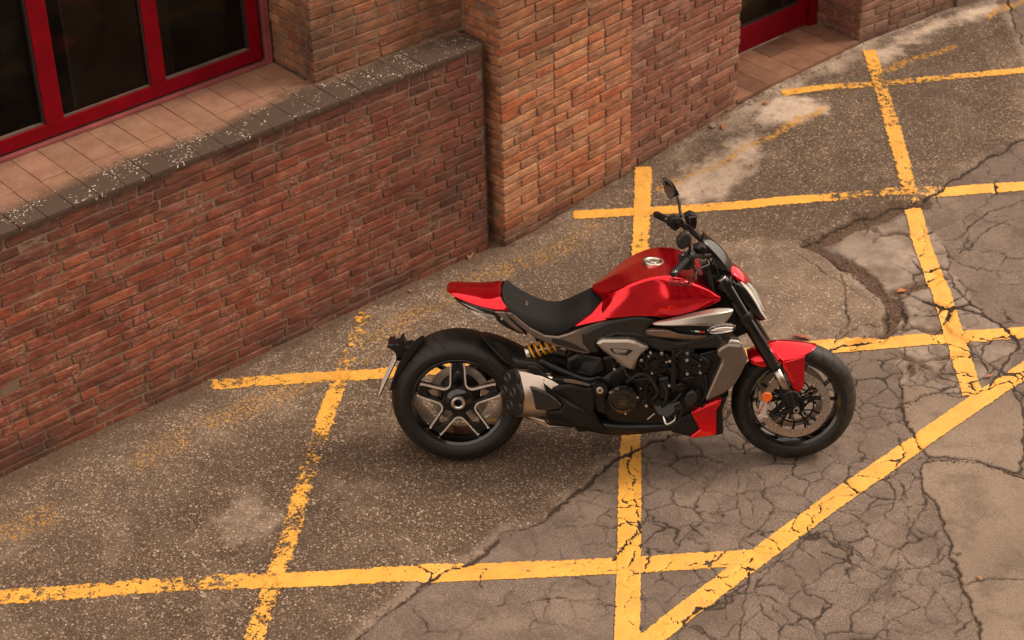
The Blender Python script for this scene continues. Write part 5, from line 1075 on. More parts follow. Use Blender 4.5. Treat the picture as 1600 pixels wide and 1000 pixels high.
rear = build_wheel('rear_wheel', RR_, tyreprof(RR_, [(RR_, 0), (RR_-.001, .025), (RR_-.005, .05), (RR_-.0125, .074), (RR_-.024, .094), (RR_-.038, .108), (RR_-.052, .1165), (RR_-.062, .119), (RR_-.078, .1175), (RR_-.092, .112), (RR_-.102, .104), (RR_-.106, .099)]),
    [(.222, -.104), (.226, -.102), (.226, -.094), (.213, -.090), (.206, -.06), (.203, 0), (.206, .06), (.213, .09), (.226, .094), (.226, .102), (.222, .104), (.209, .098), (.200, .06), (.197, 0), (.200, -.06), (.209, -.098)], mat_tyre(RR_, 34))
rear.location = (0, 0, RR_)
def flat_prism(name, pts2, y0, y1, mat, parent, bevel=.002, inset=0, rise=0):
    return plate(name, [(x, y0, z) for x, z in pts2], y1-y0, mat, bevel, parent, inset, rise)
RIB = [(.084, 0), (.0865, 7), (.095, 13), (.115, 18), (.137, 21.5), (.165, 24.3), (.188, 26.3), (.199, 27.6)]
for k in range(5):
    c = 90+72*k
    L = [polar(r, c-36+d) for r, d in RIB[1:]]; Rr = [polar(r, c+36-d) for r, d in RIB[1:]]
    ca, sa = math.radians(c), 0
    for s in (-1, 1):
        outer = []; inner = []
        for r_, d in RIB[1:]:
            off = (36-d)*s; x = r_*math.cos(math.radians(off)); t = r_*math.sin(math.radians(off)); outer.append((x, t))
            w2 = .0115+.006*max(0, (.12-r_)/.04)
            ti = t-s*w2 if r_ < .158 else 0.0
            if ti*s < 0: ti = 0.0
            inner.append((x, ti))
        base = [(.050, s*.048)]; binn = [(.066, 0.0)]
        pl = base+outer+inner[::-1]+binn+[(.04, 0)]
        rot2 = [(x*math.cos(math.radians(c))-t*math.sin(math.radians(c)), x*math.sin(math.radians(c))+t*math.cos(math.radians(c))) for x, t in pl]
        flat_prism('spoke', rot2, -.080, -.040, M['black_metal'], rear, .003)
    v = c+36
    path = [polar(r, v-d) for r, d in RIB[::-1]]+[polar(r, v+d) for r, d in RIB[1:]]
    P = smooth_path([Vector((x, 0, z)) for x, z in path], 4); V = []; F = []; n = len(P)
    for i, p in enumerate(P):
        t = (P[min(i+1, n-1)]-P[max(i-1, 0)]).normalized(); nn = Vector((-t.z, 0, t.x)); hw = .0033+.0026*max(0, abs(i/(n-1)-.5)*2-.86)/.14
        for s_, y in ((-1, -.0835), (1, -.0835), (1, -.070), (-1, -.070)): V.append((p.x+nn.x*hw*s_, y, p.z+nn.z*hw*s_))
    for i in range(n-1):
        for j in range(4): F.append((i*4+j, i*4+(j+1) % 4, (i+1)*4+(j+1) % 4, (i+1)*4+j))
    F += [(0, 1, 2, 3), tuple(range((n-1)*4, n*4))[::-1]]
    obj_of('machined_edge', fixn(mesh_of(V, F, M['chrome'])), rear)
    # tips where the edge meets the rim
o = lathe('hub', [(.001, -.05), (.060, -.05), (.064, -.078), (.052, -.088), (.040, -.092), (.038, -.062), (.001, -.062)], M['black_gloss'], 64, rear)
lathe('wheel_nut', [(.019, -.080), (.019, -.104), (.024, -.108), (.033, -.106), (.036, -.098), (.036, -.085)], M['bolt'], 48, rear)
lathe('axle_bore', [(.001, -.075), (.0188, -.075), (.0188, -.10)], M['black_metal'], 24, rear)
lathe('brake_disc', [(.106, .010), (.146, .010), (.146, .016), (.106, .016)], M['disc'], 64, rear, True)
lathe('disc_carrier', [(.03, .02), (.09, .026), (.099, .031), (.099, .037), (.03, .04)], M['black_metal'], 40, rear, True)
flat_prism('rear_caliper', [polar(.09, 150), polar(.14, 148), polar(.145, 170), polar(.145, 195), polar(.095, 197)], .015, .06, M['leather'], rear, .006)
plate('valve', [(-.172, -.06, -.035), (-.150, -.06, -.033), (-.150, -.06, -.029), (-.172, -.06, -.030)], .006, M['bolt'], .001, rear)

front = build_wheel('front_wheel', RF_, tyreprof(RF_, [(RF_, 0), (RF_-.0015, .014), (RF_-.006, .029), (RF_-.014, .042), (RF_-.025, .0525), (RF_-.038, .059), (RF_-.052, .0615), (RF_-.066, .058), (RF_-.078, .051), (RF_-.083, .047)]),
    [(.217, -.052), (.221, -.050), (.221, -.043), (.208, -.040), (.200, -.022), (.198, 0), (.200, .022), (.208, .04), (.221, .043), (.221, .050), (.217, .052), (.203, .046), (.194, .022), (.192, 0), (.194, -.022), (.203, -.046)], mat_tyre(RF_, 30))
front.matrix_parent_inverse = Matrix(); front.matrix_basis = ST @ Matrix.Translation((WB_, 0, RF_))
for k in range(5):
    c = 18+72*k
    for s in (-1, 1):
        a0, a1 = c+s*3, c+s*15
        P = [polar(.035, a0-s*2-8), polar(.035, a0-s*2+8), polar(.11, c+s*8+2.5), polar(.197, a1+1.8), polar(.197, a1-1.8), polar(.11, c+s*8-2.5)]
        flat_prism('spoke', P, -.030, -.002, M['black_gloss'], front, .003)
lathe('hub', [(.001, -.045), (.034, -.045), (.038, -.03), (.038, .03), (.034, .045), (.001, .045)], M['black_metal'], 40, front)
for s in (-1, 1):
    y0 = s*.060; 
    lathe('brake_disc', [(.131, y0-.0025), (.1655, y0-.0025), (.1655, y0+.0025), (.131, y0+.0025)], M['disc'], 90, front, True)
    # drilled holes as one dark ring of discs
    V = []; F = []
    for i in range(40):
        for rr, of in ((.1385, 0), (.1485, 3), (.158, 6)):
            if (i+of) % 4 == 3: continue
            cx, cz = polar(rr, i*9+of); b = len(V); V.append((cx, y0+s*.0030, cz))
            for j in range(6): a = j*math.pi/3; V.append((cx+.0026*math.cos(a), y0+s*.0030, cz+.0026*math.sin(a)))
            F += [(b, b+1+j, b+1+(j+1) % 6) for j in range(6)]
    tag(link('drill_holes', mesh_of(V, F, M['darkprint']), front), kind='stuff')
    for i in range(10):
        c = i*36
        flat_prism('disc_arm', [polar(.034, c-9), polar(.034, c+1), polar(.088, c+15), polar(.131, c+12), polar(.134, c+18), polar(.092, c+21)], y0-.004, y0+.003, M['black_metal'], front, .0015)
        cx, cz = polar(.132, c+15); drum('rotor_button', (cx, 0, cz), .0065, y0-.0055, y0+.004, M['bolt'], front, 12, .001)
    lathe('disc_carrier', [(.030, y0-.004), (.046, y0-.004), (.046, y0+.003), (.030, y0+.003)], M['black_metal'], 40, front, True)
    lathe('carrier_ring', [(.084, y0-.004), (.091, y0-.004), (.091, y0+.003), (.084, y0+.003)], M['black_metal'], 60, front, True)

# ---- tank, seat, tail
T = [[list(p) for p in r] for r in D['tank']]
for j in range(9): T[0][j][2] = max(T[0][j][2], T[2][j][2]*.35+T[1][j][2]*.65-.001)
tank = patch('fuel_tank', T, M['red'], 3, .004, creases=((2, .45), (5, .8)))
plate('tank_flank', D['tankwedge'], .02, M['red'], .004, both=True)
dg = bpy.context.evaluated_depsgraph_get(); ev = tank.evaluated_get(dg); tm = ev.to_mesh(); tb = BVHTree.FromPolygons([v.co.copy() for v in tm.vertices], [tuple(p.vertices) for p in tm.polygons]); ev.to_mesh_clear()
text_on('tank_lettering', 'DUCATI', D['tanktext'][0], D['tanktext'][1], M['darkprint'], tank, tb, height=.024, shear=.25, bold=.02, proud=.0022)
cx = D['cap'][0][0]; 
hit = tb.ray_cast(Vector((cx, 0, 2)), Vector((0, 0, -1))); cz = hit[0].z
cap = lathe('fuel_cap', [(.001, .0075), (.018, .008), (.020, .0045), (.036, .0045), (.039, .008), (.047, .008), (.050, .004), (.050, -.01)], M['bolt'], 48)
cap.matrix_basis = Matrix.Translation((cx, 0, cz)) @ Matrix.Rotation(math.radians(4), 4, 'Y') @ Matrix.Rotation(math.radians(90), 4, 'X')
plate('cap_lever', [(-.016, -.004, .0095), (.018, -.005, .0095), (.018, .005, .0095), (-.016, .004, .0095)], .002, M['titan_dark'], .001, cap, dirn=(0, 0, -1)).matrix_basis = Matrix.Rotation(math.radians(-90), 4, 'X')
patch('tail_cowl', D['tail'], M['red'], 3, .004, creases=((2, .55), (3, .8)))
seat = patch('seat', D['seat'], M['seat'], 3, .01, creases=((3, .25),))
b = D['seatbadge'][0]; plate('seat_badge', [(b[0]-.007, b[1], b[2]-.008), (b[0]+.007, b[1], b[2]-.008), (b[0]+.007, b[1], b[2]+.008), (b[0]-.007, b[1], b[2]+.008)], .05, M['titan_dark'], .002, seat)
plate('seat_trim', D['seatstrip'], .02, M['black_plastic'], .003)
plate('undertail', D['undertail'], .08, M['black_gloss'], .006, both=True)
for k in ('undertail_strip', 'undertail_strip2'): plate('grab_rail', D[k], .012, M['titan'], .004, both=True)
plate('undertail_fairing', D['undertail2'], .10, M['black_plastic'], .006, both=True)
plate('tail_bracket', D['bracket_silver'], .02, M['titan_dark'], .004, both=True)
bq = D['bracket_silver'][1]
drum('bolt', (bq[0]-.018, 0, bq[2]-.03), .006, -.162, -.15, M['bolt'], seg=12)
# ---- side panels
plate('side_rail', D['side_rail'], .05, M['titan_dark'], .005, inset=.007, rise=.003, both=True)
plate('side_rail_recess', D['side_rail_dark'], .01, M['grey_cover'], .002, both=True)
plate('side_cover', D['cover_dark'], .08, M['grey_cover'], .010, inset=.014, rise=.006, both=True)
plate('side_cover_lip', D['cover_lip'], .02, M['grey_cover'], .005, both=True)
v4 = plate('engine_badge_panel', D['v4panel'], .04, M['titan'], .006, inset=.012, rise=.006, both=True)
plate('badge_recess', D['v4hex'], .004, M['black_gloss'], .0015, v4); plate('badge_plate', D['v4plate'], .004, M['titan'], .001, v4)
text_on('badge_lettering', 'V4', D['v4text'][0], D['v4text'][1], M['darkprint'], v4, yflat=1, height=.006, shear=.3, bold=.03)
plate('badge_brace', D['v4brace'], .02, M['titan_dark'], .004)
iu = patch('air_intake', D['intake_up'], M['titan'], 3, .006, False, ((1, .8), (2, .7)), both=True)
patch('lower_intake', D['intake_lo'], M['titan_dark'], 3, .006, False, ((1, .7), (2, .4)), both=True)
plate('intake_mouth', D['intake_black'], .05, M['black_plastic'], .004, both=True)
for k, mm in (('flag_g', 'green'), ('flag_w', 'white'), ('flag_r', 'redprint')): plate('tricolour_stripe', D[k], .004, M[mm], .0005)
text_on('panel_lettering', 'DIAVEL V4', [v for v in D['modeltext'][0]], [v for v in D['modeltext'][1]], M['darkprint'], iu, height=.0065, shear=.2, bold=.02)
for s in (1, -1):
    sg = plate('turn_signal', D['signal'] if s == 1 else mir(D['signal']), .03*s, M['clear'], .006, inset=.006, rise=.004)
    plate('lens_facet', D['signal_facets'] if s == 1 else mir(D['signal_facets']), .006*s, M['chrome'], .003, sg)
plate('radiator_cowl', D['radcowl'], .10, M['titan_dark'], .008, inset=.010, rise=.006, both=True, scale=.93)
plate('radiator_cap', D['radcap'], .05, M['bolt'], .006)
plate('belly_fin', D['belly_red'], .04, M['red'], .005, both=True); plate('belly_fin_upper', D['belly_red_in'], .02, M['red'], .004, both=True)
plate('belly_pan', D['belly_black'], .14, M['black_plastic'], .01, both=True)
plate('belly_tray', D['belly_tray'], .28, M['black_plastic'], .012)
# ---- radiator and engine
plate('radiator', D['radiator'], .32, M['engine_black'], .006)
plate('crankcase', D['engine_low'], .28, M['engine_black'], .02, inset=.02, rise=.012)
plate('cylinder_block', D['engine_up'], .24, M['engine_black'], .015)
plate('airbox', D['airbox'], .20, M['black_plastic'], .02)
plate('frame_casting', D['swing_cast'], .20, M['black_metal'], .02, both=True)
plate('frame_plate', D['frame_plate'], .05, M['black_metal'], .01, both=True)
def cover(name, key, mat, h, rings, nb, br):
    c, a, b = D[key]; r = (abs(a[0]-c[0])+abs(b[2]-c[2]))/2; y = c[1]
    o = lathe(name, [(r*1.0, h), (r*1.0, .008), (r*.93, 0), (r*.72, -.002), (r*.68, .004), (r*.42, .004), (r*.38, -.003), (.001, -.004)], mat, 56); o.location = (c[0], y, c[2])
    for i in range(nb):
        x, z = polar(r*br, i*360/nb+11); bo = drum('cover_bolt', (x, 0, z), .0052, -.006, .01, M['black_metal' if i % 3 else 'bolt'], o, 10, .001)
    return o, r
co, r = cover('clutch_cover', 'c_clutch', M['black_gloss'], .06, 3, 8, .96)
for a in (115, 140): # machined sight segments of the cover
    P = [polar(r*.80, a-9), polar(r*.95, a-9), polar(r*.96, a), polar(r*.95, a+9), polar(r*.80, a+9)]
    flat_prism('cover_segment', P, -.0045, .004, M['titan_dark'], co, .001)
text_on('cover_lettering', 'DUCATI', (-.02, -.0052, -.003), (.02, -.0052, -.003), M['titan_dark'], co, height=.005, bold=.02)
ao, r = cover('alternator_cover', 'c_alt', M['engine_black'], .05, 3, 9, .95)
for i in range(9): flat_prism('cooling_rib', [polar(r*.40, i*40-3), polar(r*.86, i*40-2), polar(r*.86, i*40+2), polar(r*.40, i*40+3)], -.009, .003, M['black_metal'], ao, .001)
cover('oil_filter', 'c_small', M['black_metal'], .05, 3, 0, 0); cover('cam_cover_disc', 'c_cam', M['engine_black'], .04, 3, 7, .9)
c, a, _ = D['c_pivot']; drum('frame_pivot', (c[0], 0, c[2]), .0175, c[1]-.012, c[1]+.05, M['bolt'], bevel=.003); drum('pivot_socket', (c[0], 0, c[2]), .007, c[1]-.0135, c[1], M['black_metal'], seg=6)
ring('pivot_ring', c, .020, .036, c[1]-.004, c[1]+.05, M['black_metal'])
for p in D['bolts']: drum('bolt', (p[0], 0, p[2]), .0072, p[1]-.010, p[1]+.05, M['bolt'], seg=14, bevel=.0015); 
for p in D['bolts'][:7:2]: drum('bolt_socket', (p[0], 0, p[2]), .003, p[1]-.0108, p[1], M['black_metal'], seg=6, bevel=0)
plate('cylinder_head_cover', D['camcover'], .06, M['engine_black'], .008, inset=.012, rise=.008, both=True)
plate('rear_cylinder_cover', D['camcover2'], .06, M['engine_black'], .008, inset=.012, rise=.006, both=True)
plate('engine_strut', D['strut'], .02, M['black_metal'], .004, both=True)
plate('water_pump', D['waterpump'], .06, M['black_metal'], .012, inset=.01, rise=.008)
rc = D['camcover']; 
for i in range(5):
    x = rc[3][0]-.02-.022*i; z = rc[4][2]-.01-.004*i; plate('head_rib', [(x, -.178, z), (x+.018, -.178, z+.012), (x+.016, -.178, z+.016), (x-.002, -.178, z+.004)], .01, M['black_metal'], .001)
for k, rr in (('a', .0065), ('b', .0085), ('c', .005), ('d', .009), ('e', .006), ('f', .007), ('g', .008)): tube('hose', D['hoses_'+k], rr, M['rubber'] if k in 'abdg' else M['black_metal'], seg=8)
# clamps, brackets and connectors crowded round the engine
r = random.Random(17)
x0, x1, z0, z1 = D['c_clutch'][0][0]-.02, D['camcover'][3][0]+.02, D['c_clutch'][0][2]-.05, D['camcover'][1][2]
for i in range(34):
    x = r.uniform(x0, x1); z = r.uniform(z0, z1); y = -r.uniform(.165, .192)
    kd = r.random()
    if kd < .35:
        P = [(x, y, z), (x+r.uniform(-.03, .03), y-.008, z+r.uniform(.01, .04)), (x+r.uniform(-.04, .06), y, z+r.uniform(-.05, .05)), (x+r.uniform(-.06, .06), y+.03, z+r.uniform(-.06, .06))]
        tube('cable', P, r.choice([.0028, .0035, .0045]), M['rubber'], seg=6)
    elif kd < .7:
        a = r.uniform(0, 3.14); L = r.uniform(.010, .028); hw = r.uniform(.003, .009); ca, sa = math.cos(a), math.sin(a)
        P = [(x+ca*u-sa*v_, y, z+sa*u+ca*v_) for u, v_ in ((-L, -hw), (L, -hw), (L, hw*.4), (L*.3, hw), (-L, hw))]
        plate('engine_bracket', P, .02, M[r.choice(['engine_black', 'black_gloss', 'black_metal', 'black_metal'])], .0015)
    else: drum('engine_bolt', (x, 0, z), r.choice([.004, .005, .006]), y-.006, y+.03, M[r.choice(['black_metal', 'bolt', 'black_gloss'])], seg=8, bevel=.001)
plate('link_rod', [(D['bracket_l'][0][0], -.205, D['bracket_l'][0][2]), (D['bracket_l'][1][0], -.205, D['bracket_l'][1][2]), (D['bracket_l'][1][0]+.004, -.205, D['bracket_l'][1][2]-.004), (D['bracket_l'][0][0]+.004, -.205, D['bracket_l'][0][2]-.004)], .004, M['bolt'], .001)
# rider controls
plate('foot_control_bracket', D['pegarm'], .03, M['black_metal'], .006, both=True)
pr = plate('foot_peg', D['pegrubber'], .05, M['rubber'], .005, both=True)
px = [p[0] for p in D['pegrubber']]; pz = [p[2] for p in D['pegrubber']]
for i in range(6):
    z = min(pz)+(i+.7)*(max(pz)-min(pz))/7; plate('peg_rib', [(min(px)+.003, -.268, z), (max(px)-.003, -.268, z+.004), (max(px)-.003, -.268, z+.007), (min(px)+.003, -.268, z+.003)], .01, M['rubber'], .001, pr)
tube('brake_pedal', D['brakelever'], .0045, M['bolt'], seg=8); tube('brake_pedal_tip', [D['brakelever'][1], D['brakelever'][0]], .0036, M['chrome'], seg=8, smooth=False)
plate('heel_guard', D['heel'], .02, M['grey_cover'], .008, inset=.008, rise=.004)
plate('passenger_peg', D['pegbracket'], .03, M['black_metal'], .004, both=True); plate('passenger_peg_edge', D['pegbracket_strip'], .01, M['titan_dark'], .002)
for p in D['pegbolt']: drum('bolt', (p[0], 0, p[2]), .004, p[1]-.004, p[1]+.02, M['bolt'], seg=10, bevel=.001)
# ---- exhaust
tube('header_pipe', D['header'], .024, M['black_metal']); tube('header_pipe', D['header2'], .024, M['black_metal'])
P = [Vector(p) for p in D['excap']]; cen = sum(P, Vector())/len(P)
fw = (Vector(D['exfwd'][0])-Vector((cen.x, -.215, cen.z))); fw = Vector((1, .02, fw.z/max(.01, fw.x)*.7)).normalized()
def tube_from(name, outline, lens, scales, mat, bevel=.003, capback=True, capfront=True, sub=0):
    n = len(outline); V = []; F = []
    for L_, s in zip(lens, scales):
        for p in outline: V.append(cen+(p-cen)*s+fw*L_)
    for i in range(len(lens)-1):
        for j in range(n): F.append((i*n+j, i*n+(j+1) % n, (i+1)*n+(j+1) % n, (i+1)*n+j))
    if capback: F.append(tuple(range(n))[::-1])
    if capfront: F.append(tuple(range((len(lens)-1)*n, len(lens)*n)))
    me = mesh_of(V, F, mat, False, name); fixn(me); me.polygons.foreach_set('use_smooth', [len(p.vertices) == 4 for p in me.polygons]); return obj_of(name, me, None, bevel)
SO = smooth_path(P+[P[0]], 4)[:-1]
HB = [P[i] for i in (0, 1, 2, 3, 5, 6, 8, 9, 10, 11, 12, 14, 15, 17, 18)]; HB = smooth_path(HB+[HB[0]], 4)[:-1]
for _ in range(5): HB = [(HB[i-1]+HB[i]*2+HB[(i+1) % len(HB)])/4 for i in range(len(HB))]
ex = tube_from('silencer', HB, [.010, .013, .06, .11, .16, .22, .28], [1.02, 1.03, 1.03, .99, .88, .70, .45], M['brushed'], 0)
ec = tube_from('exhaust_end_cap', SO, [-.006, .002, .010], [.93, 1.0, 1.0], M['grey_cover'], .003)
nrm = (P[7]-P[0]).cross(P[15]-P[7]).normalized()
# outlets set into the cap
A1_ = (P[6]-P[16]).normalized(); up_ = Vector((0, 0, 1)); nrm = A1_.cross(up_).normalized()
if nrm.x > 0: nrm = -nrm
up_ = nrm.cross(A1_).normalized()
for q in D['outlets']:
    q = Vector(q); t = (q-cen); q = cen+A1_*t.dot(A1_)+up_*t.dot(up_)
    mt_ = Matrix((A1_, nrm, up_)).transposed().to_4x4(); mt_.translation = q+nrm*.004
    o = lathe('exhaust_outlet', [(.0265, -.004), (.0255, .006), (.022, .010), (.019, .008), (.015, -.004), (.0135, -.003), (.001, -.003)], M['outlet'], 32, ec); o.matrix_basis = mt_
    o2 = lathe('outlet_bore', [(.001, .0012), (.0132, .0012)], M['gasket'], 20, ec); o2.matrix_basis = mt_ @ Matrix.Translation((0, 0, 0))
plate('heat_shield', D['exshieldA'], .02, M['grey_cover'], .006, inset=.008, rise=.004)
plate('silencer_box', D['exshieldB'], .20, M['black_plastic'], .014, inset=.015, rise=.006)
plate('silencer_underside', D['exbottom'], .14, M['brushed'], .012)
for p in D['exbolts']: ring('shield_bolt', p, .004, .008, p[1]-.016, p[1], M['black_metal'], seg=16); drum('shield_bolt', (p[0], 0, p[2]), .004, p[1]-.012, p[1], M['bolt'], seg=8, bevel=.0005)
# ---- swingarm, hugger, shock, rear mudguard
patch('rear_hugger', D['hugger_p'], M['grey_cover'], 2, .006, False, ((2, .4),))
plate('hugger_recess', D['hugger_pocket'], .01, M['black_plastic'], .004)
tube('swingarm', [(.62, .06, .42), (.45, .16, .44), (.25, .19, .42), (.08, .17, .36), (.0, .15, .33)], lambda t: .045+.012*math.sin(t*3), M['black_metal'])
tube('swingarm_brace', [D['arm_upper'][0], D['arm_upper'][1], D['arm_upper'][2], D['arm_upper'][3]], .022, M['black_metal'])
lathe('axle_carrier', [(.02, .06), (.075, .06), (.08, .10), (.07, .17), (.02, .18)], M['black_metal'], 40).location = (0, 0, RR_)
plate('rear_casting', D['rear_casting'], .16, M['black_metal'], .012, both=True)
a, b = Vector(D['shock'][0]), Vector(D['shock'][1]); ax = (b-a).normalized(); pa = ax.orthogonal().normalized(); pb = ax.cross(pa); N = 160
coil = [a-ax*.0+ax*((b-a).length*1.15*i/N)+(pa*math.cos(i/N*4.6*2*math.pi)+pb*math.sin(i/N*4.6*2*math.pi))*.031 for i in range(N+1)]
tube('shock_spring', coil, .0062, M['ohlins'], seg=10, smooth=False)
c0, c1 = Vector(D['shock2'][0]), Vector(D['shock2'][1])
tube('shock_absorber', [c0, c1], .013, M['bolt'], smooth=False); tube('spring_seat', [a-ax*.022, a-ax*.002], .036, M['bolt'], smooth=False, bevel=.003)
patch('rear_mudguard', D['mudguard'], M['black_plastic'], 2, .006, False)
plate('mudguard_edge', D['mg'], .006, M['black_plastic'], .002)
plate('plate_bracket', D['platearm'], .07, M['black_plastic'], .006, inset=.006, rise=.006)
tube('plate_bracket_arm', [(-.25, .02, .58), (-.20, .10, .50), (-.10, .16, .40), (.0, .17, .34)], .014, M['black_metal'])
pp = [Vector(p) for p in D['plate']]
pc = (pp[0]+pp[1]+pp[2]+pp[3])/4; dn = (pp[1]-pp[0]).normalized(); lat = Vector((0, 1, 0)); nr = dn.cross(lat).normalized()
hh_ = (pp[1]-pp[0]).length/2
Q = [pc-dn*hh_-lat*.09, pc+dn*hh_-lat*.09, pc+dn*hh_+lat*.09, pc-dn*hh_+lat*.09]
lp = plate('licence_plate', Q, .003, M['white'], .0008, dirn=tuple(nr)); plate('plate_backing', [q+nr*.004+dn*(.004 if i in (1, 2) else -.002) for i, q in enumerate(Q)], .005, M['black_plastic'], .001, dirn=tuple(nr))
plate('tail_light', [(-.335, -.05, .585), (-.330, -.05, .605), (-.30, -.05, .610), (-.30, -.05, .592)], .10, M['black_gloss'], .004)
# ---- front end (steered)
def seg_tube(name, pts, i, j, r, mat, cap=0, mirr=False, **k):
    P = [Vector(p) for p in (pts[i], pts[j])]; d = (P[1]-P[0]).normalized(); return tube(name, [P[0]-d*cap, P[1]+d*cap], r, mat, smooth=False, seg=28, bevel=.002, **k)
stY = (ST.to_3x3() @ Vector((0, 1, 0))).normalized()
for s in (0, 1):
    fk = [Vector(p)+stY*(.21*s) for p in D['fork_r']]; t_ = (fk[1]-fk[0]).normalized()
    tube('fork_tube', [fk[0]-t_*.004, fk[1]], .0295, M['black_gloss'], smooth=False, seg=32, bevel=.002)
    tube('fork_stanchion', [fk[1]-t_*.01, fk[2]+t_*.02], .0195, M['brushed'], smooth=False, seg=28)
    tube('fork_collar', [fk[1]-t_*.020, fk[1]-t_*.0], .0310, M['black_metal'], smooth=False, seg=28, bevel=.002)
    lo = [fk[0]+(fk[1]-fk[0])*v for v in (.40, .46)]
    tube('fork_clamp', [lo[0]-t_*.012, lo[1]], .036, M['black_metal'], smooth=False, seg=28, bevel=.004)
    tube('fork_cap', [fk[0]-t_*.012, fk[0]-t_*.002], .0245, M['bolt'], smooth=False, seg=28, bevel=.003); tube('fork_adjuster', [fk[0]-t_*.019, fk[0]-t_*.012], .012, M['black_metal'], smooth=False, seg=16, bevel=.002)
    tube('axle_clamp', [fk[2]-t_*.006, fk[3]-t_*.03], .0285, M['black_metal'], smooth=False, seg=20, bevel=.004)
    car = [Vector(p)+stY*(.235*s) for p in D['carrier']]; plate('axle_carrier', car, .03, M['black_metal'], .006)
    plate('caliper_arm', [Vector(p)+stY*(.235*s) for p in D['carrier_arm']], .02, M['black_metal'], .004)
    cal = plate('brake_caliper', [Vector(p)+stY*(.23*s) for p in D['caliper']], .045, M['chrome' if s else 'titan'], .004)
    if s == 0:
        cal.data.materials[0] = simple('caliper_silver', (.70, .66, .61), .34, metal=.6)
        c0_, c1_ = D['calipertext']; text_on('caliper_lettering', 'brembo', Vector(c0_)-Vector((.006, .0042, 0)), Vector(c1_)-Vector((.006, .0042, 0)), M['redprint'], cal, height=.013, bold=.03)
        plate('caliper_half', D['caliper_b'], .04, M['titan_dark'], .005)
        c_, e_ = D['reflector']; rr = abs(e_[0]-c_[0])
        rf = lathe('side_reflector', [(.001, -.006), (rr*.8, -.005), (rr*.97, -.001), (rr, .006), (rr*.9, .010), (.001, .010)], M['amber'], 40); rf.location = (c_[0], c_[1]-.012, c_[2])
        plate('reflector_bracket', D['refl_mount'], .01, M['bolt'], .002)
        a_ = D['axle'][0]; ring('axle_nut', a_, .0085, .0145, a_[1]-.004, a_[1]+.02, M['bolt']); drum('axle_end', (a_[0], 0, a_[2]), .0145, a_[1], a_[1]+.03, M['black_metal'])
tube('front_axle', [ST @ Vector((WB_, -.10, RF_)), ST @ Vector((WB_, .10, RF_))], .013, M['bolt'], smooth=False)
a, b = [Vector(p) for p in D['fork_r'][:2]]; lo = a+(b-a)*.42
for q, nm in ((lo, 'lower_yoke'), (a+(b-a)*.05, 'upper_yoke')):
    ax_ = Vector(STEER_AX); fx = stY.cross(ax_).normalized()*-1
    Pq = [q-stY*.025+fx*.03, q-stY*.025-fx*.03, q+stY*.105-fx*.065, q+stY*.235-fx*.03, q+stY*.235+fx*.03, q+stY*.105+fx*.02]
    plate(nm, [p+ax_*.016 for p in Pq], .032, M['black_metal'], .006, dirn=tuple(-ax_))
plate('headstock', D['steer_mass'], .14, M['black_plastic'], .02)
fen = patch('front_mudguard', D['fender'], M['red'], 3, .004, creases=((2, .8),))
for s in (1, -1):
    fs_ = D['fender_side'] if s == 1 else [Vector(p)+stY*.184 for p in D['fender_side']]
    plate('mudguard_stay', fs_, .010*s if s == 1 else .010, M['red'], .003)
for p in D['fender_holes']: drum('mudguard_hole', (p[0], 0, p[2]), .0045, p[1]+.0018, p[1]+.006, M['gasket'], seg=14, bevel=0)
# bars
tube('handlebar', D['bar'], .0135, M['black_metal'], seg=16)
for k, s in (('grip_r', 1), ('grip_l', -1)):
    a, b = [Vector(p) for p in D[k]]; d = (b-a).normalized()
    gr = tube('grip', [a+d*.006, a+d*.012, a+(b-a)*.5, b-d*.004, b], (lambda t: .0175 if t < .05 else .0165) , M['rubber'], smooth=False, seg=24, bevel=.002)
    tube('bar_end', [a-d*.026, a-d*.010, a+d*.006], (lambda t: .0175 if t > .3 else .0125), M['black_gloss'], smooth=False, seg=24, bevel=.003)
    for i in range(5): q = a+(b-a)*(.15+.17*i); tube('grip_rib', [q-d*.003, q+d*.003], .0172, M['rubber'], gr, smooth=False, seg=20)
    tube('grip_flange', [b, b+d*.010], .023, M['rubber'], smooth=False, seg=24, bevel=.003)
    tube('switch_cluster', [b+d*.012, b+d*.055], .027, M['black_plastic'], smooth=False, seg=10, bevel=.005)
    for i in range(3): q = b+d*(.02+.013*i)+Vector((-.022, 0, .012-.012*i)); tube('switch', [q, q+Vector((-.008, -.003, .003))], .005, M['black_gloss' if i else 'leather'], smooth=False, seg=8, bevel=.001)
plate('switch_housing', D['swr'], .05, M['black_plastic'], .012); plate('switch_housing', D['swl'], .05, M['black_plastic'], .012)
res = plate('brake_fluid_reservoir', D['res_r'], .055, M['black_gloss'], .006); plate('reservoir_lid', D['res_r_top'], .045, M['black_plastic'], .004, res)
plate('reservoir_label', [Vector(p)*1.0+Vector((0, -.0015, .0)) for p in [(D['res_r_top'][1][0]-.012, -.2165, D['res_r_top'][1][2]-.016), (D['res_r_top'][1][0]+.006, -.2165, D['res_r_top'][1][2]-.016), (D['res_r_top'][1][0]+.006, -.2165, D['res_r_top'][1][2]-.006), (D['res_r_top'][1][0]-.010, -.2165, D['res_r_top'][1][2]-.006)]], .002, M['titan_dark'], .0005, res)
resl = plate('clutch_fluid_reservoir', D['res_l'], .05, M['black_plastic'], .006); plate('reservoir_lid', D['res_l_box'], .03, M['black_gloss'], .004, resl)
tube('brake_lever', D['lever_r'], lambda t: .007-.0025*t, M['black_metal'], seg=10); tube('clutch_lever', D['lever_l'], lambda t: .007-.0025*t, M['black_metal'], seg=10)
plate('lever_clamp', D['leverclamp'], .02, M['titan_dark'], .003)
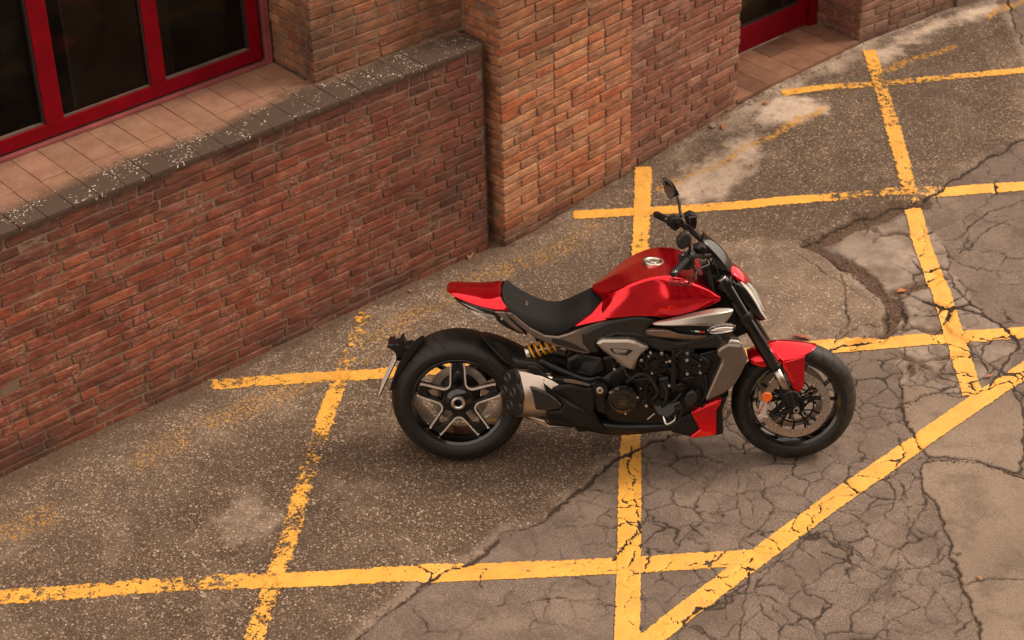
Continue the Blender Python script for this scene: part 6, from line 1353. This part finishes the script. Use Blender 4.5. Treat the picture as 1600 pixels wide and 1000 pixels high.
mr = plate('mirror', D['mir_r'], .035, M['grey_cover'], .008, inset=.010, rise=.010, scale=.9); tube('mirror_stem', D['mir_r_stem'], .0065, M['black_metal'], mr, seg=10)
ml = plate('mirror', D['mir_l'], .03, M['black_plastic'], .006, scale=.92); 
mg = plate('mirror_glass', D['mir_l_glass'], .004, simple('mirror_silver', (.55, .48, .43), .06, metal=1.0), .001, ml); tube('mirror_stem', D['mir_l_stem'], lambda t: .0075, M['black_metal'], ml, seg=10)
# instrument, visor, headlight
patch('instrument_visor', D['visor'], M['black_gloss'], 2, .005, creases=((2, .6),)); plate('visor_side', D['visor_side'], .02, M['black_plastic'], .004, both=False)
Dd = [Vector(p) for p in D['dash']]
plate('dashboard', [p-stY*.07 for p in Dd], .14, M['black_gloss'], .006)
patch('headlight_cowl', D['headcowl'], M['red'], 2, .004, creases=((2, .5),))
hl = patch('headlight', D['lens'], M['clear'], 3, .004, creases=((2, .5),)); patch('headlight_bucket', D['headside'], M['black_gloss'], 2, .004, False, both=True)
V = [[(Vector(p)+Vector((-.030, 0, -.006))) for p in r] for r in D['lens']]
patch('reflector_bowl', V, M['chrome'], 2, .003, parent=hl)
V = [[(Vector(p)+Vector((-.018, 0, .0)))*1.0 for p in r] for r in D['lens']]
tube('light_guide', [Vector(p)+Vector((-.003, .010, .002)) for p in D['drl']], .0045, M['white'], hl, seg=8)
tube('light_guide', [Vector((p[0], -p[1], p[2]))+Vector((-.003, -.010, .002)) for p in D['drl']], .0045, M['white'], hl, seg=8)
tube('brake_hose', D['brakehose'], .0032, M['rubber'], seg=6)
for k in ('cables1', 'cables2'): tube('control_cable', D[k], .0048, M['rubber'], seg=8)
r = random.Random(4); a = Vector(D['bar'][2]); b = Vector(D['steer_mass'][5])
for i in range(7):
    tube('control_cable', [a+Vector((r.uniform(-.03, .03), r.uniform(-.06, .05), r.uniform(-.02, .02))), a*.5+b*.5+Vector((r.uniform(-.03, .06), r.uniform(-.06, .02), 0)), b+Vector((r.uniform(-.03, .02), r.uniform(-.03, .03), r.uniform(-.02, .04)))], r.choice([.003, .004, .005]), M['rubber'], seg=6)
# side stand on the far side, foot on the ground
yl = .30; xl = .72; wz = lambda y, z: BIKE_O[2]+BIKE_M[2][0]*xl+BIKE_M[2][1]*y+BIKE_M[2][2]*z
zf_ = (.012-BIKE_O[2]-BIKE_M[2][0]*xl-BIKE_M[2][1]*yl)/BIKE_M[2][2]
tube('side_stand', [(.78, .14, .26), (.75, .22, .17), (xl, yl, zf_)], .012, M['black_metal']); drum_c = Vector((xl, yl, zf_))
plate('stand_foot', [drum_c+Vector((-.03, -.02, -.004)), drum_c+Vector((.03, -.02, -.004)), drum_c+Vector((.03, .03, -.004)), drum_c+Vector((-.03, .03, -.004))], .006, M['black_metal'], .002, dirn=(0, 0, -1))


# ------------------------------------------------------------------ leaves, stone, grit
def mat_leaf(c0, c1):
    a = NT('dry_leaf'); p = a.obj(); a.bsdf(Base_Color=a.mix(a.noise(60, p, 4), c0, c1), Roughness=.7, Normal=a.bump(a.noise(90, p, 3), .6, .003)); return a.m
ML = [mat_leaf((.32, .09, .03), (.45, .17, .06)), mat_leaf((.25, .10, .045), (.36, .18, .09)), mat_leaf((.20, .06, .035), (.33, .11, .06))]
LTX = ['curled orange leaf in the corner where low wall meets orange pier', 'long tan leaf on the gravelly paving near the wall corner', 'large dry leaf just behind the front mudguard',
       'small leaf scrap near the pale patch', 'small leaf scrap farther along the pale patch', 'brick red leaf beside the loose stone', 'reddish leaf in the dirty gully at right',
       'yellow leaf scrap where the diagonal line meets the bay line', 'tiny leaf beside the gully behind the headlight', 'leaf crumb under the loose stone', 'little pink leaf scrap behind the rear mudguard', 'leaf at the foot of the far pier', 'leaf below the door step', 'leaf scrap on the pale slab at lower right']
SZ = [.022, .042, .045, .014, .014, .030, .026, .022, .012, .018, .014, .018, .020, .016]
gl = ground(np.array([q[0] for q in G['leaves']]), np.array([q[1] for q in G['leaves']]))['h']
for i, (q, s) in enumerate(zip(G['leaves'], SZ)):
    r = random.Random(60+i); n = 12; V = []; 
    for j in range(n):
        t = 2*math.pi*j/n; rr = s*(1+r.uniform(-.25, .25)); V.append((math.cos(t)*rr, math.sin(t)*rr*.5, abs(math.sin(t))*s*.35+r.uniform(0, .15)*s))
    V.append((0, 0, 0)); V.append((s*1.6, 0, s*.2))
    F = [(n, j, (j+1) % n) for j in range(n)]+[(0, n+1, 1)]
    o = link('fallen_leaf', mesh_of(V, F, ML[i % 3], True), None, (q[0], q[1], float(gl[i])+.005)); o.rotation_euler = (r.uniform(-.15, .15), r.uniform(-.15, .15), r.uniform(0, 6))
    sd_ = o.modifiers.new('s', 'SOLIDIFY'); sd_.thickness = .0008
    tag(o, LTX[i], 'leaf', 'fallen leaves')
def pebble(r, s):
    bm = bmesh.new(); bmesh.ops.create_icosphere(bm, subdivisions=1, radius=1)
    for v in bm.verts: v.co = Vector((v.co.x*s*r.uniform(.8, 1.2), v.co.y*s*r.uniform(.6, 1.0), v.co.z*s*r.uniform(.35, .6)))
    return bm
q = G['stone'][0]
V = [(-.040, -.008, 0), (-.02, -.024, 0), (.015, -.02, 0), (.040, -.003, 0), (.028, .02, 0), (-.025, .019, 0)]
V = V+[(x*.93, y*.93, .009+.002*(i % 2)) for i, (x, y, z) in enumerate(V)]
F = [tuple(range(6))[::-1], tuple(range(6, 12))]+[(i, (i+1) % 6, 6+(i+1) % 6, 6+i) for i in range(6)]
o = link('loose_stone', fixn(mesh_of(V, F, M['mortar'])), None, (q[0], q[1], float(ground(np.array([q[0]]), np.array([q[1]]))['h'][0])+.002)); o.rotation_euler = (0, 0, .5)
bv = o.modifiers.new('b', 'BEVEL'); bv.width = .004
tag(o, 'flat broken piece of stone lying near the foot of the dull red wall', 'stone')
# grit collected in gullies and along the wall foot
def mat_grit():
    a = NT('grit'); p = a.pos(); a.bsdf(Base_Color=a.ramp(a.noise(70, p, 3), [(.3, (.035, .022, .016)), (.55, (.13, .075, .05)), (.75, (.26, .19, .14))]), Roughness=.9); return a.m
r = random.Random(99); V = []; F = []
base = bmesh.new(); bmesh.ops.create_icosphere(base, subdivisions=1, radius=1); bv_ = [v.co.copy() for v in base.verts]; bf_ = [[v.index for v in f.verts] for f in base.faces]
pts = []
def along(pl, n, sp):
    P = np.array(pl); d = np.r_[0, np.cumsum(np.hypot(*np.diff(P, axis=0).T))]
    for _ in range(n):
        t = r.uniform(0, d[-1]); pts.append((np.interp(t, d, P[:, 0])+r.gauss(0, sp), np.interp(t, d, P[:, 1])+r.gauss(0, sp), r.uniform(.0018, .0055)))
along(G['gully1'], 500, .030); along(G['gully2'], 480, .028); along(G['edgeA'], 900, .016); along([(-3.6, -.045), (-.03, -.045)], 420, .018); along([(.05, -.12), (1.15, -.04), (2.2, .04), (3.4, .07), (4.3, .01)], 700, .022)
along(G['crackF1'], 160, .012); along(G['crackG'], 120, .012)
PA = np.array(pts); hh = ground(PA[:, 0], PA[:, 1])['h']
for (x, y, s), z in zip(pts, hh):
    b = len(V); an = r.uniform(0, 6); ca, sa = math.cos(an), math.sin(an); kx, ky, kz = r.uniform(.8, 1.7), r.uniform(.5, 1.0), r.uniform(.4, .9)
    for c in bv_: V.append((x+(c.x*kx*ca-c.y*ky*sa)*s, y+(c.x*kx*sa+c.y*ky*ca)*s, z+(c.z*kz+.3)*s))
    F += [tuple(b+i for i in f) for f in bf_]
tag(link('grit', mesh_of(V, F, mat_grit())), 'crumbs of grit along cracks and the foot of the wall', kind='stuff')
